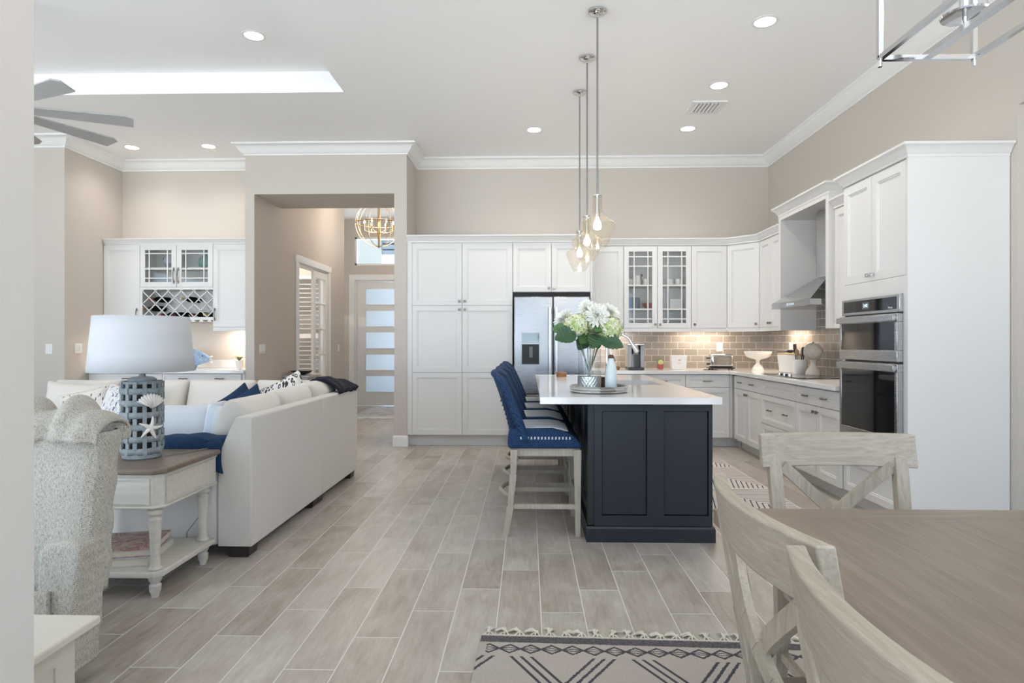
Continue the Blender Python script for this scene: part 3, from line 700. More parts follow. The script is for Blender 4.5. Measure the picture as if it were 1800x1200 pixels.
# under-cabinet lights
def ucl(label, x, y, rz, L_):
    t = T('under_cabinet_light', label, 'light', (x, y, UZ0-.001), rz)
    bx(-L_/2, L_/2, -.02, .02, -.012, 0).build('light_bar', emis('led_strip', (1, .82, .6), 2.5), t)
    light('led_lamp', 'AREA', (0, 0, -.02), 7*L_, WARM, parent=t, shape='RECTANGLE', size=L_, size_y=.03)
ucl('under-cabinet light strip above the coffee maker', 1.05, 8.0, 0, .35)
ucl('under-cabinet light strip below the single-door wall cabinet', 2.25, 8.0, 0, .6)
ucl('under-cabinet light strip above the white canister', 2.98, 7.2, R(90), .5)
ucl('under-cabinet light strip between hood and oven tower', 2.98, 5.35, R(90), .4)
# range hood
t = T('range_hood', 'stainless chimney range hood inside the white alcove', 'range hood', (2.59, 6.72, 0), R(-90))
HW = .91
mb = MB().box(0, HW, 0, .50, 1.60, 1.655); mb.build('lip', STEEL, t, bevel=.002)
V = [(0, 0, 1.655), (HW, 0, 1.655), (HW, .50, 1.655), (0, .50, 1.655), (.33, .32, 1.90), (.58, .32, 1.90), (.58, .50, 1.90), (.33, .50, 1.90)]
MB().add(V, [(0,1,5,4), (1,2,6,5), (2,3,7,6), (3,0,4,7), (4,5,6,7), (0,3,2,1)]).build('canopy', STEEL, t)
bx(.33, .58, .32, .50, 1.90, 2.555).build('chimney', STEEL, t)
mb = MB()
for i in range(4): mb.box(.38+i*.045, .40+i*.045, -.005, 0, 1.618, 1.638)
mb.build('control_buttons', CHROME, t)
# cooktop
t = T('cooktop', 'black glass electric cooktop set in the white counter', 'cooktop', (2.50, 6.70, .914), R(-90))
bx(0, .90, 0, .52, 0, .008).build('glass_top', BLACKG, t, bevel=.003)
mb = MB()
for cx, cy, r in ((.2, .15, .09), (.2, .37, .07), (.70, .15, .075), (.70, .37, .10), (.45, .27, .11)): mb.lathe([(r, .0082), (r+.003, .0082), (r+.003, .0086), (r, .0086)], 40, (cx, cy, 0))
mb.build('burner_rings', mat('burner_print', (.12, .12, .12), .3), t)
for i in range(5): MB().lathe([(.02, .008), (.018, .03), (.001, .031)], 18, (.31+i*.06, .045, 0)).build('control_knob', BLACKP if i % 2 else CHROME, t, smooth=40)

# refrigerator
t = T('refrigerator', 'stainless french-door refrigerator with water dispenser', 'refrigerator', (-.165, 7.40, 0))
FW = .895
bx(.005, FW-.005, .08, .72, .02, 1.785).build('cabinet_body', mat('fridge_side', (.10, .10, .105), .4, .6), t)
for a, b in ((0, .459), (.465, FW)):
    o = bx(a, b, 0, .075, .64, 1.79).build('fridge_door', FSTEEL, t, bevel=.008)
    if a == 0:
        MB().box(.085, .305, -.004, 0, .985, 1.37).build('dispenser_frame', FSTEEL, o, bevel=.002)
        bx(.093, .297, -.006, -.004, 1.235, 1.362).build('dispenser_display', mat('dispenser_mirror', (.10, .11, .11), .06, .9), o)
        MB().box(.093, .297, -.007, -.004, .992, 1.228).build('dispenser_recess', BLACKM, o)
        MB().box(.18, .222, -.016, -.007, 1.07, 1.20).build('dispenser_paddle', mat('paddle_grey', (.12, .13, .14), .3), o, bevel=.003)
    hx = b-.035 if a == 0 else a+.035
    MB().box(hx-.018, hx+.018, -.065, -.045, .80, 1.665).box(hx-.012, hx+.012, -.045, 0, .83, .87).box(hx-.012, hx+.012, -.045, 0, 1.60, 1.64).build('handle', STEEL, o, bevel=.005)
o = bx(0, FW, 0, .075, .06, .632).build('freezer_drawer', FSTEEL, t, bevel=.008)
MB().box(.08, FW-.08, -.06, -.04, .55, .585).box(.1, .14, -.04, 0, .555, .58).box(FW-.14, FW-.1, -.04, 0, .555, .58).build('handle', STEEL, o, bevel=.005)
bx(.02, FW-.02, .05, .6, 0, .06).build('base_grille', BLACKP, t)
tag(bx(-.181, .745, 7.53, 8.14, 1.80, 1.85).build('refrigerator_gap_shade', DARK), 'dark strip painted as the shade in the gap above the refrigerator', 'painted shade')  # dark box added to paint the shade between refrigerator and cabinet

# ================================================================== WET BAR
BX0 = XA + .005; BF = 7.78; BT = 2.48
def bar(x): return x - BX0
t = T('bar_wall_cabinet', 'white wet bar wall cabinet with glass doors and lattice wine rack', 'cabinet', (BX0, BF, 0))
xs = [0, bar(-4.898), bar(-4.431), bar(-3.965), bar(-3.425)]
bx(0, xs[1], .0225, .365, 1.435, BT+.01).build('carcass', CAB, t); bx(xs[3], xs[4]-.004, .0225, .365, 1.435, BT+.01).build('carcass', CAB, t)
mb = MB().box(xs[1], xs[3], .35, .365, 1.55, BT+.01).box(xs[1], xs[3], .0, .35, BT-.006, BT+.01).box(xs[1], xs[3], .0, .35, 1.915, 1.945).box(xs[1], xs[3], 0, .35, 1.53, 1.568).box(xs[1], xs[1]+.03, 0, .022, 1.568, 1.915)
mb.build('centre_carcass', CAB, t)
for a, b, px in ((xs[0], xs[1], xs[1]-.035), (xs[3], xs[4]-.006, xs[3]+.03)):
    o = door(t, a, b, 1.442, BT-.003); pull(o, px, 1.60, L=.16, vert=True)
bx(xs[3], xs[4]-.006, .004, .024, 1.395, 1.44).build('light_rail', CAB, t); bx(0, xs[1], .004, .024, 1.395, 1.44).build('light_rail', CAB, t)
bx(xs[1]+.01, xs[3]-.01, .03, .34, 2.182, 2.198).build('shelf', CAB, t)
for a, b, s in ((xs[1], xs[2], 1), (xs[2], xs[3], -1)):
    o = glassdoor(t, a, b, 1.945, BT-.003, (a+.062+.055, b-.062-.055), (2.06, 2.175, 2.37)); pull(o, xs[2]-s*.028, 2.09, L=.20, vert=True)
# lattice wine rack
mb = MB(); x0, x1, z0, z1 = xs[1]+.03, xs[3], 1.568, 1.915; sp = .0575*2
for yy, in ((.008,), (.25,)):
    for sgn in (1, -1):
        k = -12
        while k < 24:
            c = x0 + k*.165
            pts = []
            for z in (z0, z1):
                pts.append((c + sgn*(z-z0), z))
            (xa, za), (xb, zb) = pts
            lo, hi = 0, 1
            for v in (x0, x1):
                if abs(xb-xa) > 1e-6:
                    tt = (v-xa)/(xb-xa)
                    if sgn > 0: lo, hi = (max(lo, tt), hi) if v == x0 else (lo, min(hi, tt))
                    else: lo, hi = (lo, min(hi, tt)) if v == x0 else (max(lo, tt), hi)
            if hi - lo > .02:
                p = (xa+(xb-xa)*lo, yy, za+(zb-za)*lo); q = (xa+(xb-xa)*hi, yy, za+(zb-za)*hi); mb.bar(p, q, .010, .012, up=(0, 1, 0))
            k += 1
tag(mb.build('wine_lattice', CAB, t), kind='stuff')
mb = MB()
for i in range(9): u = xs[1]+.05+i*.105; mb.prism([(u-.012, 1.530), (u+.012, 1.530), (u+.035, 1.508), (u-.035, 1.508)], 0, .33, 'y')
mb.build('stemware_rack', CAB, t)
MB().sweep([(0, .01), (xs[4], .01)], [(a, b) for a, b in crown(BT+.01, .8)]).build('crown_moulding', CAB, t, smooth=30)
t = T('bar_base_cabinet', 'white wet bar base cabinet with three handled drawers', 'cabinet', (BX0, 7.49, 0))
bx(0, 1.93, .0225, .65, TK, .87).build('carcass', CAB, t); bx(0, 1.93, .09, .6, 0, TK).build('toe_kick', CAB, t)
ws = [.06, bar(-4.44), bar(-3.47)]
for i, (a, b) in enumerate(zip(ws[:-1], ws[1:])):
    drawer(t, a, b, .755, .866, ((a+b)/2,) if i == 0 else (a+(b-a)*.27, a+(b-a)*.73), fr=.022)
    m_ = (a+b)/2; door(t, a, m_, TK, .755, m_-.03, .70); door(t, m_, b, TK, .755, m_+.03, .70)
mb = MB().box(XA+.003, -3.425, 7.455, YB-.003, .874, .914)
tag(mb.build('bar_countertop', QUARTZ, bevel=.003), 'white quartz countertop of the wet bar', 'countertop')
tag(bx(XA+.003, -3.75, YB-.045, YB-.003, .915, 1.02).build('bar_backsplash', QUARTZ, bevel=.002), 'low white quartz upstand behind the wet bar counter', 'backsplash')
ucl2 = T('under_cabinet_light', 'warm light under the right end of wet bar cabinet', 'light', (-3.68, 8.0, 1.433))
bx(-.15, .15, -.02, .02, -.012, 0).build('light_bar', emis('led_strip_bar', (1, .82, .6), 2.5), ucl2); light('led_lamp', 'AREA', (0, 0, -.02), 4, WARM, parent=ucl2, shape='RECTANGLE', size=.3, size_y=.03)
ucl2 = T('under_cabinet_light', 'warm light under the left end of wet bar cabinet', 'light', (-5.15, 8.0, 1.433))
bx(-.15, .15, -.02, .02, -.012, 0).build('light_bar', bpy.data.materials['led_strip_bar'], ucl2); light('led_lamp', 'AREA', (0, 0, -.02), 4, WARM, parent=ucl2, shape='RECTANGLE', size=.3, size_y=.03)

# ================================================================== ISLAND
t = T('kitchen_island', 'charcoal navy panelled kitchen island under the white quartz top', 'kitchen island', (0, 0, 0))
IX0, IX1, IY0, IY1 = .378, 1.168, 3.95, 6.52
MB().box(IX0+.04, IX1-.012, IY0+.036, IY1-.02, .0, .64).box(IX0+.04, IX1-.012, IY0+.036, 4.98, .64, .872).box(IX0+.04, IX1-.012, 5.66, IY1-.02, .64, .872).box(IX0+.04, .70, 4.98, 5.66, .64, .872).box(1.11, IX1-.012, 4.98, 5.66, .64, .872).build('carcass', NAVY, t)
def panel(x0, x1, z0, z1, holes, y):
    mb = MB(); V = []; F = []
    # face frame with recessed panels
    zs_ = sorted({z0, z1} | {h[2] for h in holes} | {h[3] for h in holes}); xs_ = sorted({x0, x1} | {h[0] for h in holes} | {h[1] for h in holes})
    for i in range(len(xs_)-1):
        for j in range(len(zs_)-1):
            cx, cz = (xs_[i]+xs_[i+1])/2, (zs_[j]+zs_[j+1])/2
            if not any(h[0] < cx < h[1] and h[2] < cz < h[3] for h in holes): mb.box(xs_[i], xs_[i+1], y, y+.03, zs_[j], zs_[j+1])
    return mb
hs = [(.466, .748, .166, .823), (.855, 1.132, .166, .823)]
panel(IX0+.04, IX1-.012, .10, .872, hs, IY0).build('end_panel', NAVY, t)
mb = MB()
for a, b, c, d in hs: mb.box(a, b, IY0+.032, IY0+.036, c, d).box(a+.005, b-.005, IY0+.014, IY0+.032, c+.005, d-.005)
mb.build('recessed_panels', NAVY, t)
bx(IX0, IX0+.045, IY0+.012, IY0+.09, .10, .872).build('corner_post', NAVY, t, bevel=.004)
mb = MB()
for k in range(4):
    y = IY0+.14+k*.60; mb.M = xf((IX0+.02, y+.52, 0), rz=R(-90)); shaker(mb, 0, .52, .11, .865)
mb.M = Matrix.Identity(4); mb.build('side_panels', NAVY, t)
MB().sweep([(IX0+.0, IY1-.0), (IX0+.0, IY0), (IX1-.005, IY0), (IX1-.005, IY1)], [(-.03, 0), (.010, 0), (.010, .085), (.004, .097), (-.03, .097)]).build('plinth', NAVY, t)
CX0, CX1, CY0, CY1 = .075, 1.196, 3.885, 6.565; SX0, SX1, SY0, SY1 = .73, 1.08, 5.02, 5.62
mb = MB().box(CX0, CX1, CY0, SY0, .872, .914).box(CX0, CX1, SY1, CY1, .872, .914).box(CX0, SX0, SY0, SY1, .872, .914).box(SX1, CX1, SY0, SY1, .872, .914)
o = mb.build('island_countertop', QUARTZ); tag(o, 'glossy white quartz slab on top of the dark island', 'countertop')
t = T('island_sink', 'stainless undermount sink set into the island top', 'sink', (SX0, SY0, .872))
w_, d_ = SX1-SX0, SY1-SY0
# the bowl hangs through the hollow of the island
MB().box(-.006, 0, 0, d_, -.2, 0).box(w_, w_+.006, 0, d_, -.2, 0).box(-.006, w_+.006, -.006, 0, -.2, 0).box(-.006, w_+.006, d_, d_+.006, -.2, 0).box(-.006, w_+.006, -.006, d_+.006, -.206, -.2).build('bowl', STEEL, t)
t = T('sink_faucet', 'chrome gooseneck pull-down faucet beside the island sink', 'faucet', (.67, 5.32, .914))
MB().lathe([(.028, 0), (.028, .012), (.018, .02), (.016, .12), (.013, .14)], 20).build('faucet_base', CHROME, t, smooth=40)
pts = [(0, 0, .13), (0, 0, .30)] + [(.105-.105*math.cos(R(a)), 0, .30+.105*math.sin(R(a))) for a in range(10, 160, 12)]
MB().tube(pts, .0115, 12).build('spout', CHROME, t, smooth=60)
e = Vector(pts[-1]); d = (e - Vector(pts[-2])).normalized()
MB().tube([e, e+d*.03, e+d*.10, e+d*.11], [.014, .016, .021, .019], 14).build('spray_head', CHROME, t, smooth=60)
MB().tube([(0, -.02, .09), (0, -.06, .12)], .006, 8).build('lever', CHROME, t, smooth=60)
# ================================================================== STOOLS
def make_stool(label):
    t = T('counter_stool', label, 'stool', (0, 0, 0), 0, 'blue rope counter stools along the island')   # faces +x; origin at floor under seat centre
    hw = .235
    for s in (-1, 1):
        # rear leg splays backwards
        mb = MB(); pts = [(-.20, .56), (-.205, .40), (-.222, .20), (-.255, 0)]; 
        for (xa, za), (xb, zb) in zip(pts[:-1], pts[1:]): mb.prism([(xa-.024, za), (xa+.022, za), (xb+.016, zb), (xb-.018, zb)], s*hw-.022, s*hw+.022, 'y')
        mb.build('leg', STOOLW, t)
        mb = MB(); mb.prism([(.185, .56), (.235, .56), (.228, 0), (.198, 0)], s*hw-.022, s*hw+.022, 'y'); mb.build('leg', STOOLW, t)
        MB().box(-.20, .20, s*hw-.012, s*hw+.012, .175, .205).build('stretcher', STOOLW, t)
    MB().box(-.205, .205, -.235, -.20, .515, .565).box(-.205, .205, .20, .235, .515, .565).box(-.215, -.18, -.235, .235, .515, .565).box(.19, .225, -.235, .235, .515, .565).build('apron', STOOLW, t)
    bx(.20, .224, -.215, .215, .235, .27).build('footrest', STOOLW, t)
    MB().tube([(-.225-.07*math.sin(math.pi*k/10), -.215+  .043*k, .25) for k in range(11)], .017, 8).build('rear_stretcher', STOOLW, t, smooth=60)
    # woven seat shell, rounded front
    pr = [(-.235, .567), (-.243, .60), (-.235, .690), (.05, .695), (.13, .675), (.19, .645), (.232, .605), (.240, .567)]
    MB().prism(pr, -.262, .262, 'y').build('seat_shell', ROPE, t, bevel=.016, seg=3)
    mb = MB()
    for s in (-1, 1):
        for k in range(15): x = -.155+k*.0225; mb.box(x-.005, x+.005, s*.264-.0015, s*.264+.0015, .628, .645)
    mb.build('weave_gaps', LIGHTF, t)
    MB().prism([(-.15, .686), (-.15, .700), (.04, .702), (.11, .692), (.16, .67)], -.20, .20, 'y').build('seat_cushion', LIGHTF, t, bevel=.010)
    # curved rope back with wings
    def bk(u, v):
        a = (u-.5)*2; yy = a*(.255-.02*v*v); arch = 1-.10*abs(a)**3
        z = .62 + (.425*arch)*v
        x = -.215 - .125*v*v**.3 + .085*abs(a)**2.6*(1.05-.35*v)
        return x, yy, z
    MB().grid(bk, 25, 14).build('backrest', ROPE, t, smooth=60, solid=.034)
    mb = MB(); rim = [bk(0, k/10) for k in range(11)] + [bk(k/20, 1) for k in range(1, 20)] + [bk(1, 1-k/10) for k in range(11)]
    mb.tube(rim, .024, 10); mb.build('rope_rim', ROPE, t, smooth=60)
    mb = MB()
    for s in (-1, 1):
        for k in range(12):
            v = .10+.07*k; p = bk(.5+s*.5, v); q = bk(.5+s*.30, max(0, v-.28)); mb.tube([(p[0], p[1]+s*.006, p[2]), (q[0]-.03, q[1]+s*.028, q[2])], .004, 5)
        mb.build('rope_strands', ROPE, t) if s == 1 else None
    return t
sl = ['nearest blue woven counter stool at the island', 'second blue woven counter stool from the camera at the island', 'third blue woven counter stool from the camera at the island', 'farthest blue woven counter stool, nearest the refrigerator']
s0 = make_stool(sl[0])
for i in range(4):
    o = s0 if i == 0 else copy_tree(s0)
    o.location = (.110, 4.305+i*.62, 0); o['label'] = sl[i]

# ================================================================== DINING TABLE, CHAIRS
t = T('dining_table', 'grey-brown wooden dining table with breadboard end, nearest the camera', 'table', (.556, -.35, 0))
TW, TL = 1.10, 2.243
mb = MB()
nb = 6
for k in range(nb): mb.box(k*TW/nb, (k+1)*TW/nb, .10, TL-.105, .716, .76)
mb.build('tabletop', DTABLE, t)
for a, b in ((0, .10), (TL-.105, TL)): MB().box(0, TW, a, b, .716, .7605).build('breadboard_end', DTABLEX, t, bevel=.002)
MB().box(.12, TW-.12, .25, .28, .62, .716).box(.12, TW-.12, TL-.28, TL-.25, .62, .716).box(.12, .15, .28, TL-.28, .62, .716).box(TW-.15, TW-.12, .28, TL-.28, .62, .716).build('apron', DTABLE, t)
for y in (.45, TL-.45):
    MB().box(TW/2-.06, TW/2+.06, y-.06, y+.06, .08, .62).build('pedestal', GREYWOOD, t, bevel=.006)
    MB().prism([(TW/2-.36, 0.01), (TW/2+.36, 0.01), (TW/2+.36, .05), (TW/2+.06, .09), (TW/2-.06, .09), (TW/2-.36, .05)], y-.045, y+.045, 'y').build('foot', GREYWOOD, t, bevel=.004)
    MB().box(TW/2-.35, TW/2+.35, y-.04, y+.04, .62, .716).build('top_bearer', GREYWOOD, t)
def make_chair(label):
    t = T('dining_chair', label, 'chair', (0, 0, 0), 0, 'x-back dining chairs at the wooden table')    # faces +y
    def yb(z): return -.20 - max(0, z-.44)*.17      # back leans
    def arc(x): return -.045*(1-(x/.27)**2)
    for s in (-1, 1):
        mb = MB(); zs_ = [0, .22, .44, .62, .85]
        ys = [-.235, -.205, -.20, yb(.62), yb(.85)]
        for k in range(4): mb.add([(s*.215-.022, ys[k]-.018, zs_[k]), (s*.215+.022, ys[k]-.018, zs_[k]), (s*.215+.022, ys[k]+.018, zs_[k]), (s*.215-.022, ys[k]+.018, zs_[k]), (s*.222-.022, ys[k+1]-.018, zs_[k+1]), (s*.222+.022, ys[k+1]-.018, zs_[k+1]), (s*.222+.022, ys[k+1]+.018, zs_[k+1]), (s*.222-.022, ys[k+1]+.018, zs_[k+1])], [(0,1,5,4), (1,2,6,5), (2,3,7,6), (3,0,4,7)] + ([(3,2,1,0)] if k == 0 else []) + ([(4,5,6,7)] if k == 3 else []))
        mb.build('leg', GREYWOOD, t, bevel=.003)
        MB().prism([(s*.215-.016, 0), (s*.215+.016, 0), (s*.215+.021, .44), (s*.215-.021, .44)], .175, .215, 'y').build('leg', GREYWOOD, t, bevel=.003)
        MB().box(s*.215-.01, s*.215+.01, -.20, .18, .16, .19).build('stretcher', GREYWOOD, t)
    MB().box(-.20, .20, -.012, .012, .165, .185).build('stretcher', GREYWOODX, t)
    MB().box(-.20, .20, .18, .20, .385, .44).box(-.20, .20, -.205, -.185, .385, .44).box(-.22, -.20, -.19, .19, .385, .44).box(.20, .22, -.19, .19, .385, .44).build('seat_frame', GREYWOODX, t)
    MB().prism([(-.225, -.20), (.225, -.20), (.24, .225), (-.24, .225)], .44, .465).build('seat', GREYWOODX, t, bevel=.006)
    n = 17; V = []; F = []
    for i in range(n):
        x = -.27+.54*i/(n-1); th = .016
        for z in (.815, .93):
            y = yb(z)+arc(x)+.012
            V += [(x, y-th, z), (x, y+th, z)]
    for i in range(n-1):
        a = i*4; b = a+4; F += [(a, b, b+2, a+2), (a+1, a+3, b+3, b+1), (a, a+1, b+1, b), (a+2, b+2, b+3, a+3)]
    F += [(0, 2, 3, 1), ((n-1)*4, (n-1)*4+1, (n-1)*4+3, (n-1)*4+2)]
    MB().add(V, F).build('top_rail', GREYWOODX, t, bevel=.004)
    for s in (-1, 1):
        mb = MB(); pts = []
        for k in range(9):
            f = k/8; x = s*(-.195+.39*f); z = .465+.355*f; pts.append(Vector((x, yb(z)+arc(x)*.9*math.sin(math.pi*f)+.004+s*.007, z)))
        for a, b in zip(pts[:-1], pts[1:]): mb.bar(a, b, .040, .018, up=(0, 1, 0))
        mb.build('cross_brace', GREYWOOD, t)
    return t
cl = ['x-back wooden dining chair at the far end of table, its back facing the camera', 'x-back wooden dining chair on left side of table, farther from the camera', 'x-back wooden dining chair on left side of table, nearest the camera, cut by frame']
c0 = make_chair(cl[0])
for i, (x, y, rz) in enumerate(((1.098, 1.99, math.pi), (.735, 1.255, R(-90)), (.69, .722, R(-90)))):
    o = c0 if i == 0 else copy_tree(c0)
    o.location = (x, y, .012 if i else 0); o.rotation_euler = (0, 0, rz); o['label'] = cl[i]
# dining rug
RX, RY, RA = -.197, 2.665, R(-1.9)
t = T('dining_rug', 'cream and charcoal tribal pattern rug with tasselled fringe under the table', 'rug', (RX, RY, 0), RA)
MB().box(0, 2.6, -3.2, 0, .0005, .011).build('pile', rug_mat(), t)
FR = cloth('ivory_fringe_cotton', (.74, .69, .58), 300)
mb = MB(); mb.box(0, 2.6, -.001, .008, .001, .010)
random.seed(3)
def tassel(k):
    mb = MB(); x = .03+k*.066; kx = x+random.uniform(-.01, .01); ky = .036+random.uniform(-.006, .006)
    for s in (-.022, 0, .022): mb.tube([(x+s, .002, .008), (x+s*.6, .018, .012), (kx, ky, .009)], .0032, 5)
    mb.ball((kx, ky, .009), .0075, .0075, .007, 8, 6)
    a0 = math.pi/2 + random.uniform(-1.3, 1.3)
    for j in range(7):
        a = a0+(j-3)*.16; L_ = .05+random.uniform(-.008, .008)
        mb.tube([(kx, ky, .008), (kx+math.cos(a)*L_*.5, ky+abs(math.sin(a))*L_*.5, .012+random.random()*.006), (kx+math.cos(a+.2)*L_, ky+abs(math.sin(a+.2))*L_*.8, .005)], .0028, 5)
    return mb
mb.build('fringe_binding', FR, t)
for k in range(39): tassel(k).build('tassel', FR, t, smooth=60)
tag(MB().box(-.34, .34, -1.35, 1.35, .0005, .010).build('kitchen_runner', runner_mat()), 'black and cream striped runner on kitchen floor behind the island', 'rug').location = (1.71, 5.5, 0)
g = G('vintage_runner'); n = g.noise(g.obj, 5, 5, .7, 1.0)
tag(bx(-.6, .6, -.9, .9, .0005, .010).build('foyer_rug', g.set(col=g.ramp(n, (.3, (.25, .30, .40)), (.5, (.62, .62, .64)), (.7, (.70, .68, .68))), rough=.95)), 'faded blue and white vintage rug inside the front door', 'rug').location = (-2.35, 11.0, 0)

# linear chandelier over the table
t = T('linear_chandelier', 'polished chrome rectangular frame chandelier with glass candle cylinders above the table', 'chandelier', (1.097, 1.15, 2.04))
hx, hy, hz = .127, .60, .42
mb = MB()
for z in (0, hz):
    for s in (-1, 1):
        mb.bar((s*hx, -hy, z), (s*hx, hy, z), .013, .013); mb.bar((-hx, s*hy, z), (hx, s*hy, z), .013, .013)
for a in (-1, 1):
    for b in (-1, 1): mb.box(a*hx-.0065, a*hx+.0065, b*hy-.0065, b*hy+.0065, 0, hz)
mb.build('frame', CHROME, t); bx(-.012, .012, -hy, hy, -.003, .012).build('centre_bar', CHROME, t)
for a in (-1, 1):
    for b in (-1, 1): MB().cyl((a*hx, b*hy, 0), .006, -.024, -.006, 12).build('finial', CHROME, t, smooth=40)
for k in range(4):
    y = -.45+.30*k; h = T('candle_holder', None, None, (0, y, .012)); h.parent = t; 
    MB().lathe([(.006, 0), (.006, .022), (.052, .024), (.054, .028), (.006, .030)], 28).build('bobeche', CHROME, h, smooth=40)
    MB().lathe([(.047, .03), (.047, .24)], 32, caps=False).build('glass_cylinder', GLASS, h, smooth=60)
    MB().cyl((0, 0, 0), .012, .03, .15).build('candle_sleeve', CHROME, h, smooth=40)
    MB().ball((0, 0, .18), .012, .012, .03).build('bulb', BULB, h, smooth=60)
for y in (-.45, -.15, .15, .45): light('candle_lamp', 'POINT', (0, y, .20), 4, SOFTW, parent=t, shadow_soft_size=.03)
for y in (-.3, .3): MB().cyl((0, y, 0), .006, hz, 1.58, 12).build('stem', CHROME, t)
MB().box(-.06, .06, -.36, .36, 1.575, 1.599).build('canopy', CHROME, t, bevel=.003); MB().bar((0, -hy, hz), (0, hy, hz), .012, .012).build('top_bar', CHROME, t)

# ================================================================== PENDANTS
def pendant(x, y, label, power):
    t = T('pendant_light', label, 'pendant light', (x, y, CEIL), 0, 'glass pendants over the island')
    MB().lathe([(.001, -.001), (.066, -.001), (.066, -.014), (.055, -.024), (.012, -.028), (.010, -.05), (.001, -.05)], 28).build('canopy', CHROME, t, smooth=40)
    MB().cyl((0, 0, 0), .0068, -1.33, -.03, 12).build('rod', RODM, t, smooth=60)
    MB().lathe([(.036, -1.335), (.036, -1.328), (.006, -1.322), (.001, -1.322)], 24).build('cap', CHROME, t, smooth=40)
    prof = [(.033, -1.335), (.033, -1.40), (.037, -1.44), (.052, -1.475), (.085, -1.502), (.122, -1.524), (.130, -1.538), (.126, -1.56), (.112, -1.60), (.090, -1.65), (.062, -1.70), (.056, -1.708)]
    MB().lathe(prof, 40, caps=False).build('glass_shade', SHADEG, t, smooth=60)
    MB().lathe([(.013, -1.33), (.013, -1.43), (.019, -1.43), (.019, -1.485), (.012, -1.49)], 18).build('socket', CHROME, t, smooth=40)
    MB().lathe([(.010, -1.49), (.014, -1.505), (.026, -1.53), (.028, -1.55), (.020, -1.572), (.001, -1.578)], 18).build('bulb', BULB, t, smooth=60)
    light('pendant_lamp', 'POINT', (0, 0, -1.545), power, (1, .88, .74), parent=t, shadow_soft_size=.03)
pendant(.50, 4.52, 'nearest and largest-looking glass pendant over the island', 28)
pendant(.496, 5.26, 'middle one of the three glass island pendants', 28)
pendant(.493, 5.98, 'farthest and lowest-looking glass pendant over the island', 28)

# ================================================================== ISLAND TOP ITEMS
IT = .914
g = G('galvanised_metal'); n = g.vor(g.obj, 70, out='Color'); GALV = g.set(col=g.mix(g.noise(g.obj, 30, 3), (.50, .52, .52), (.72, .73, .72)), rough=.35, metal=.85)
t = T('round_tray', 'round galvanised metal tray with dark handles on the island', 'tray', (.487, 4.31, IT))
MB().lathe([(.001, 0), (.188, 0), (.198, .008), (.192, .016), (.200, .026), (.196, .034), (.204, .046), (.198, .046), (.190, .034), (.186, .008), (.001, .006)], 48).build('tray_body', GALV, t, smooth=50)
for a in (-80, 100):
    mb = MB(); mb.tube([(.212*math.cos(R(a+d)), .212*math.sin(R(a+d)), .024) for d in range(-14, 15, 4)], .009, 8); mb.build('handle', NICKEL, t, smooth=60)
VX, VY = .428, 4.37
t = T('flower_vase', 'clear glass cylinder vase with hammered silver base band on tray', 'vase', (VX, VY, IT+.0065))
MB().lathe([(.001, 0), (.078, 0), (.080, .005), (.080, .29), (.077, .29), (.077, .008), (.001, .008)], 36).build('glass_body', GLASS, t, smooth=50)
mb = MB().grid(lambda u, v: ((.0815+.0018*math.sin(u*2*math.pi*22)*math.sin(v*18))*math.cos(2*math.pi*u), (.0815+.0018*math.sin(u*2*math.pi*22)*math.sin(v*18))*math.sin(2*math.pi*u), .002+.095*v), 132, 20, cu=True)
mb.build('silver_band', GALV, t, smooth=60)
# bottle
t = T('white_bottle', 'white milk-glass oil bottle with dark stopper and pour spout', 'bottle', (.565, 4.27, IT+.0065))
MB().lathe([(.001, 0), (.038, 0), (.041, .006), (.041, .10), (.038, .15), (.028, .19), (.018, .215), (.016, .225), (.001, .226)], 28).build('bottle_body', mat('milk_glass', (.68, .77, .78), .25), t, smooth=50)
MB().lathe([(.016, .225), (.019, .228), (.019, .243), (.012, .25), (.001, .25)], 20).build('stopper', mat('brown_stopper', (.09, .035, .025), .5), t, smooth=40)
MB().tube([(0, 0, .25), (0, 0, .268), (-.006, 0, .285)], .0035, 8).build('pour_spout', CHROME, t, smooth=60)
MB().tube([(.014+.012*math.cos(R(a)), 0, .215+.02*math.sin(R(a))) for a in range(-90, 91, 20)], .003, 6).build('clasp', mat('clasp_wire', (.12, .06, .05), .4), t, smooth=60)
t = T('wooden_jar', 'small brown wooden tin behind tray on the island', 'jar', (.555, 4.43, IT+.0065)); MB().lathe([(.001, 0), (.055, 0), (.057, .01), (.057, .075), (.05, .08), (.001, .08)], 28).build('jar_body', mat('brown_wood_jar', (.16, .10, .055), .5), t, smooth=40); MB().lathe([(.001,.08),(.053,.08),(.053,.09),(.001,.092)],28).build('lid', mat('jar_lid', (.12, .075, .04), .5), t, smooth=40)
t = T('coaster_stack', 'small stack of round brown wooden coasters near the refrigerator end of island', 'coaster', (.33, 6.18, IT))
for k in range(2): MB().lathe([(.001, 0), (.048, 0), (.052, .004), (.052, .018), (.048, .022), (.001, .022)], 28).build('coaster', mat('acacia_wood', (.30, .14, .06), .45) if k == 0 else bpy.data.materials['acacia_wood'], t, smooth=40, loc=(0, 0, k*.022))
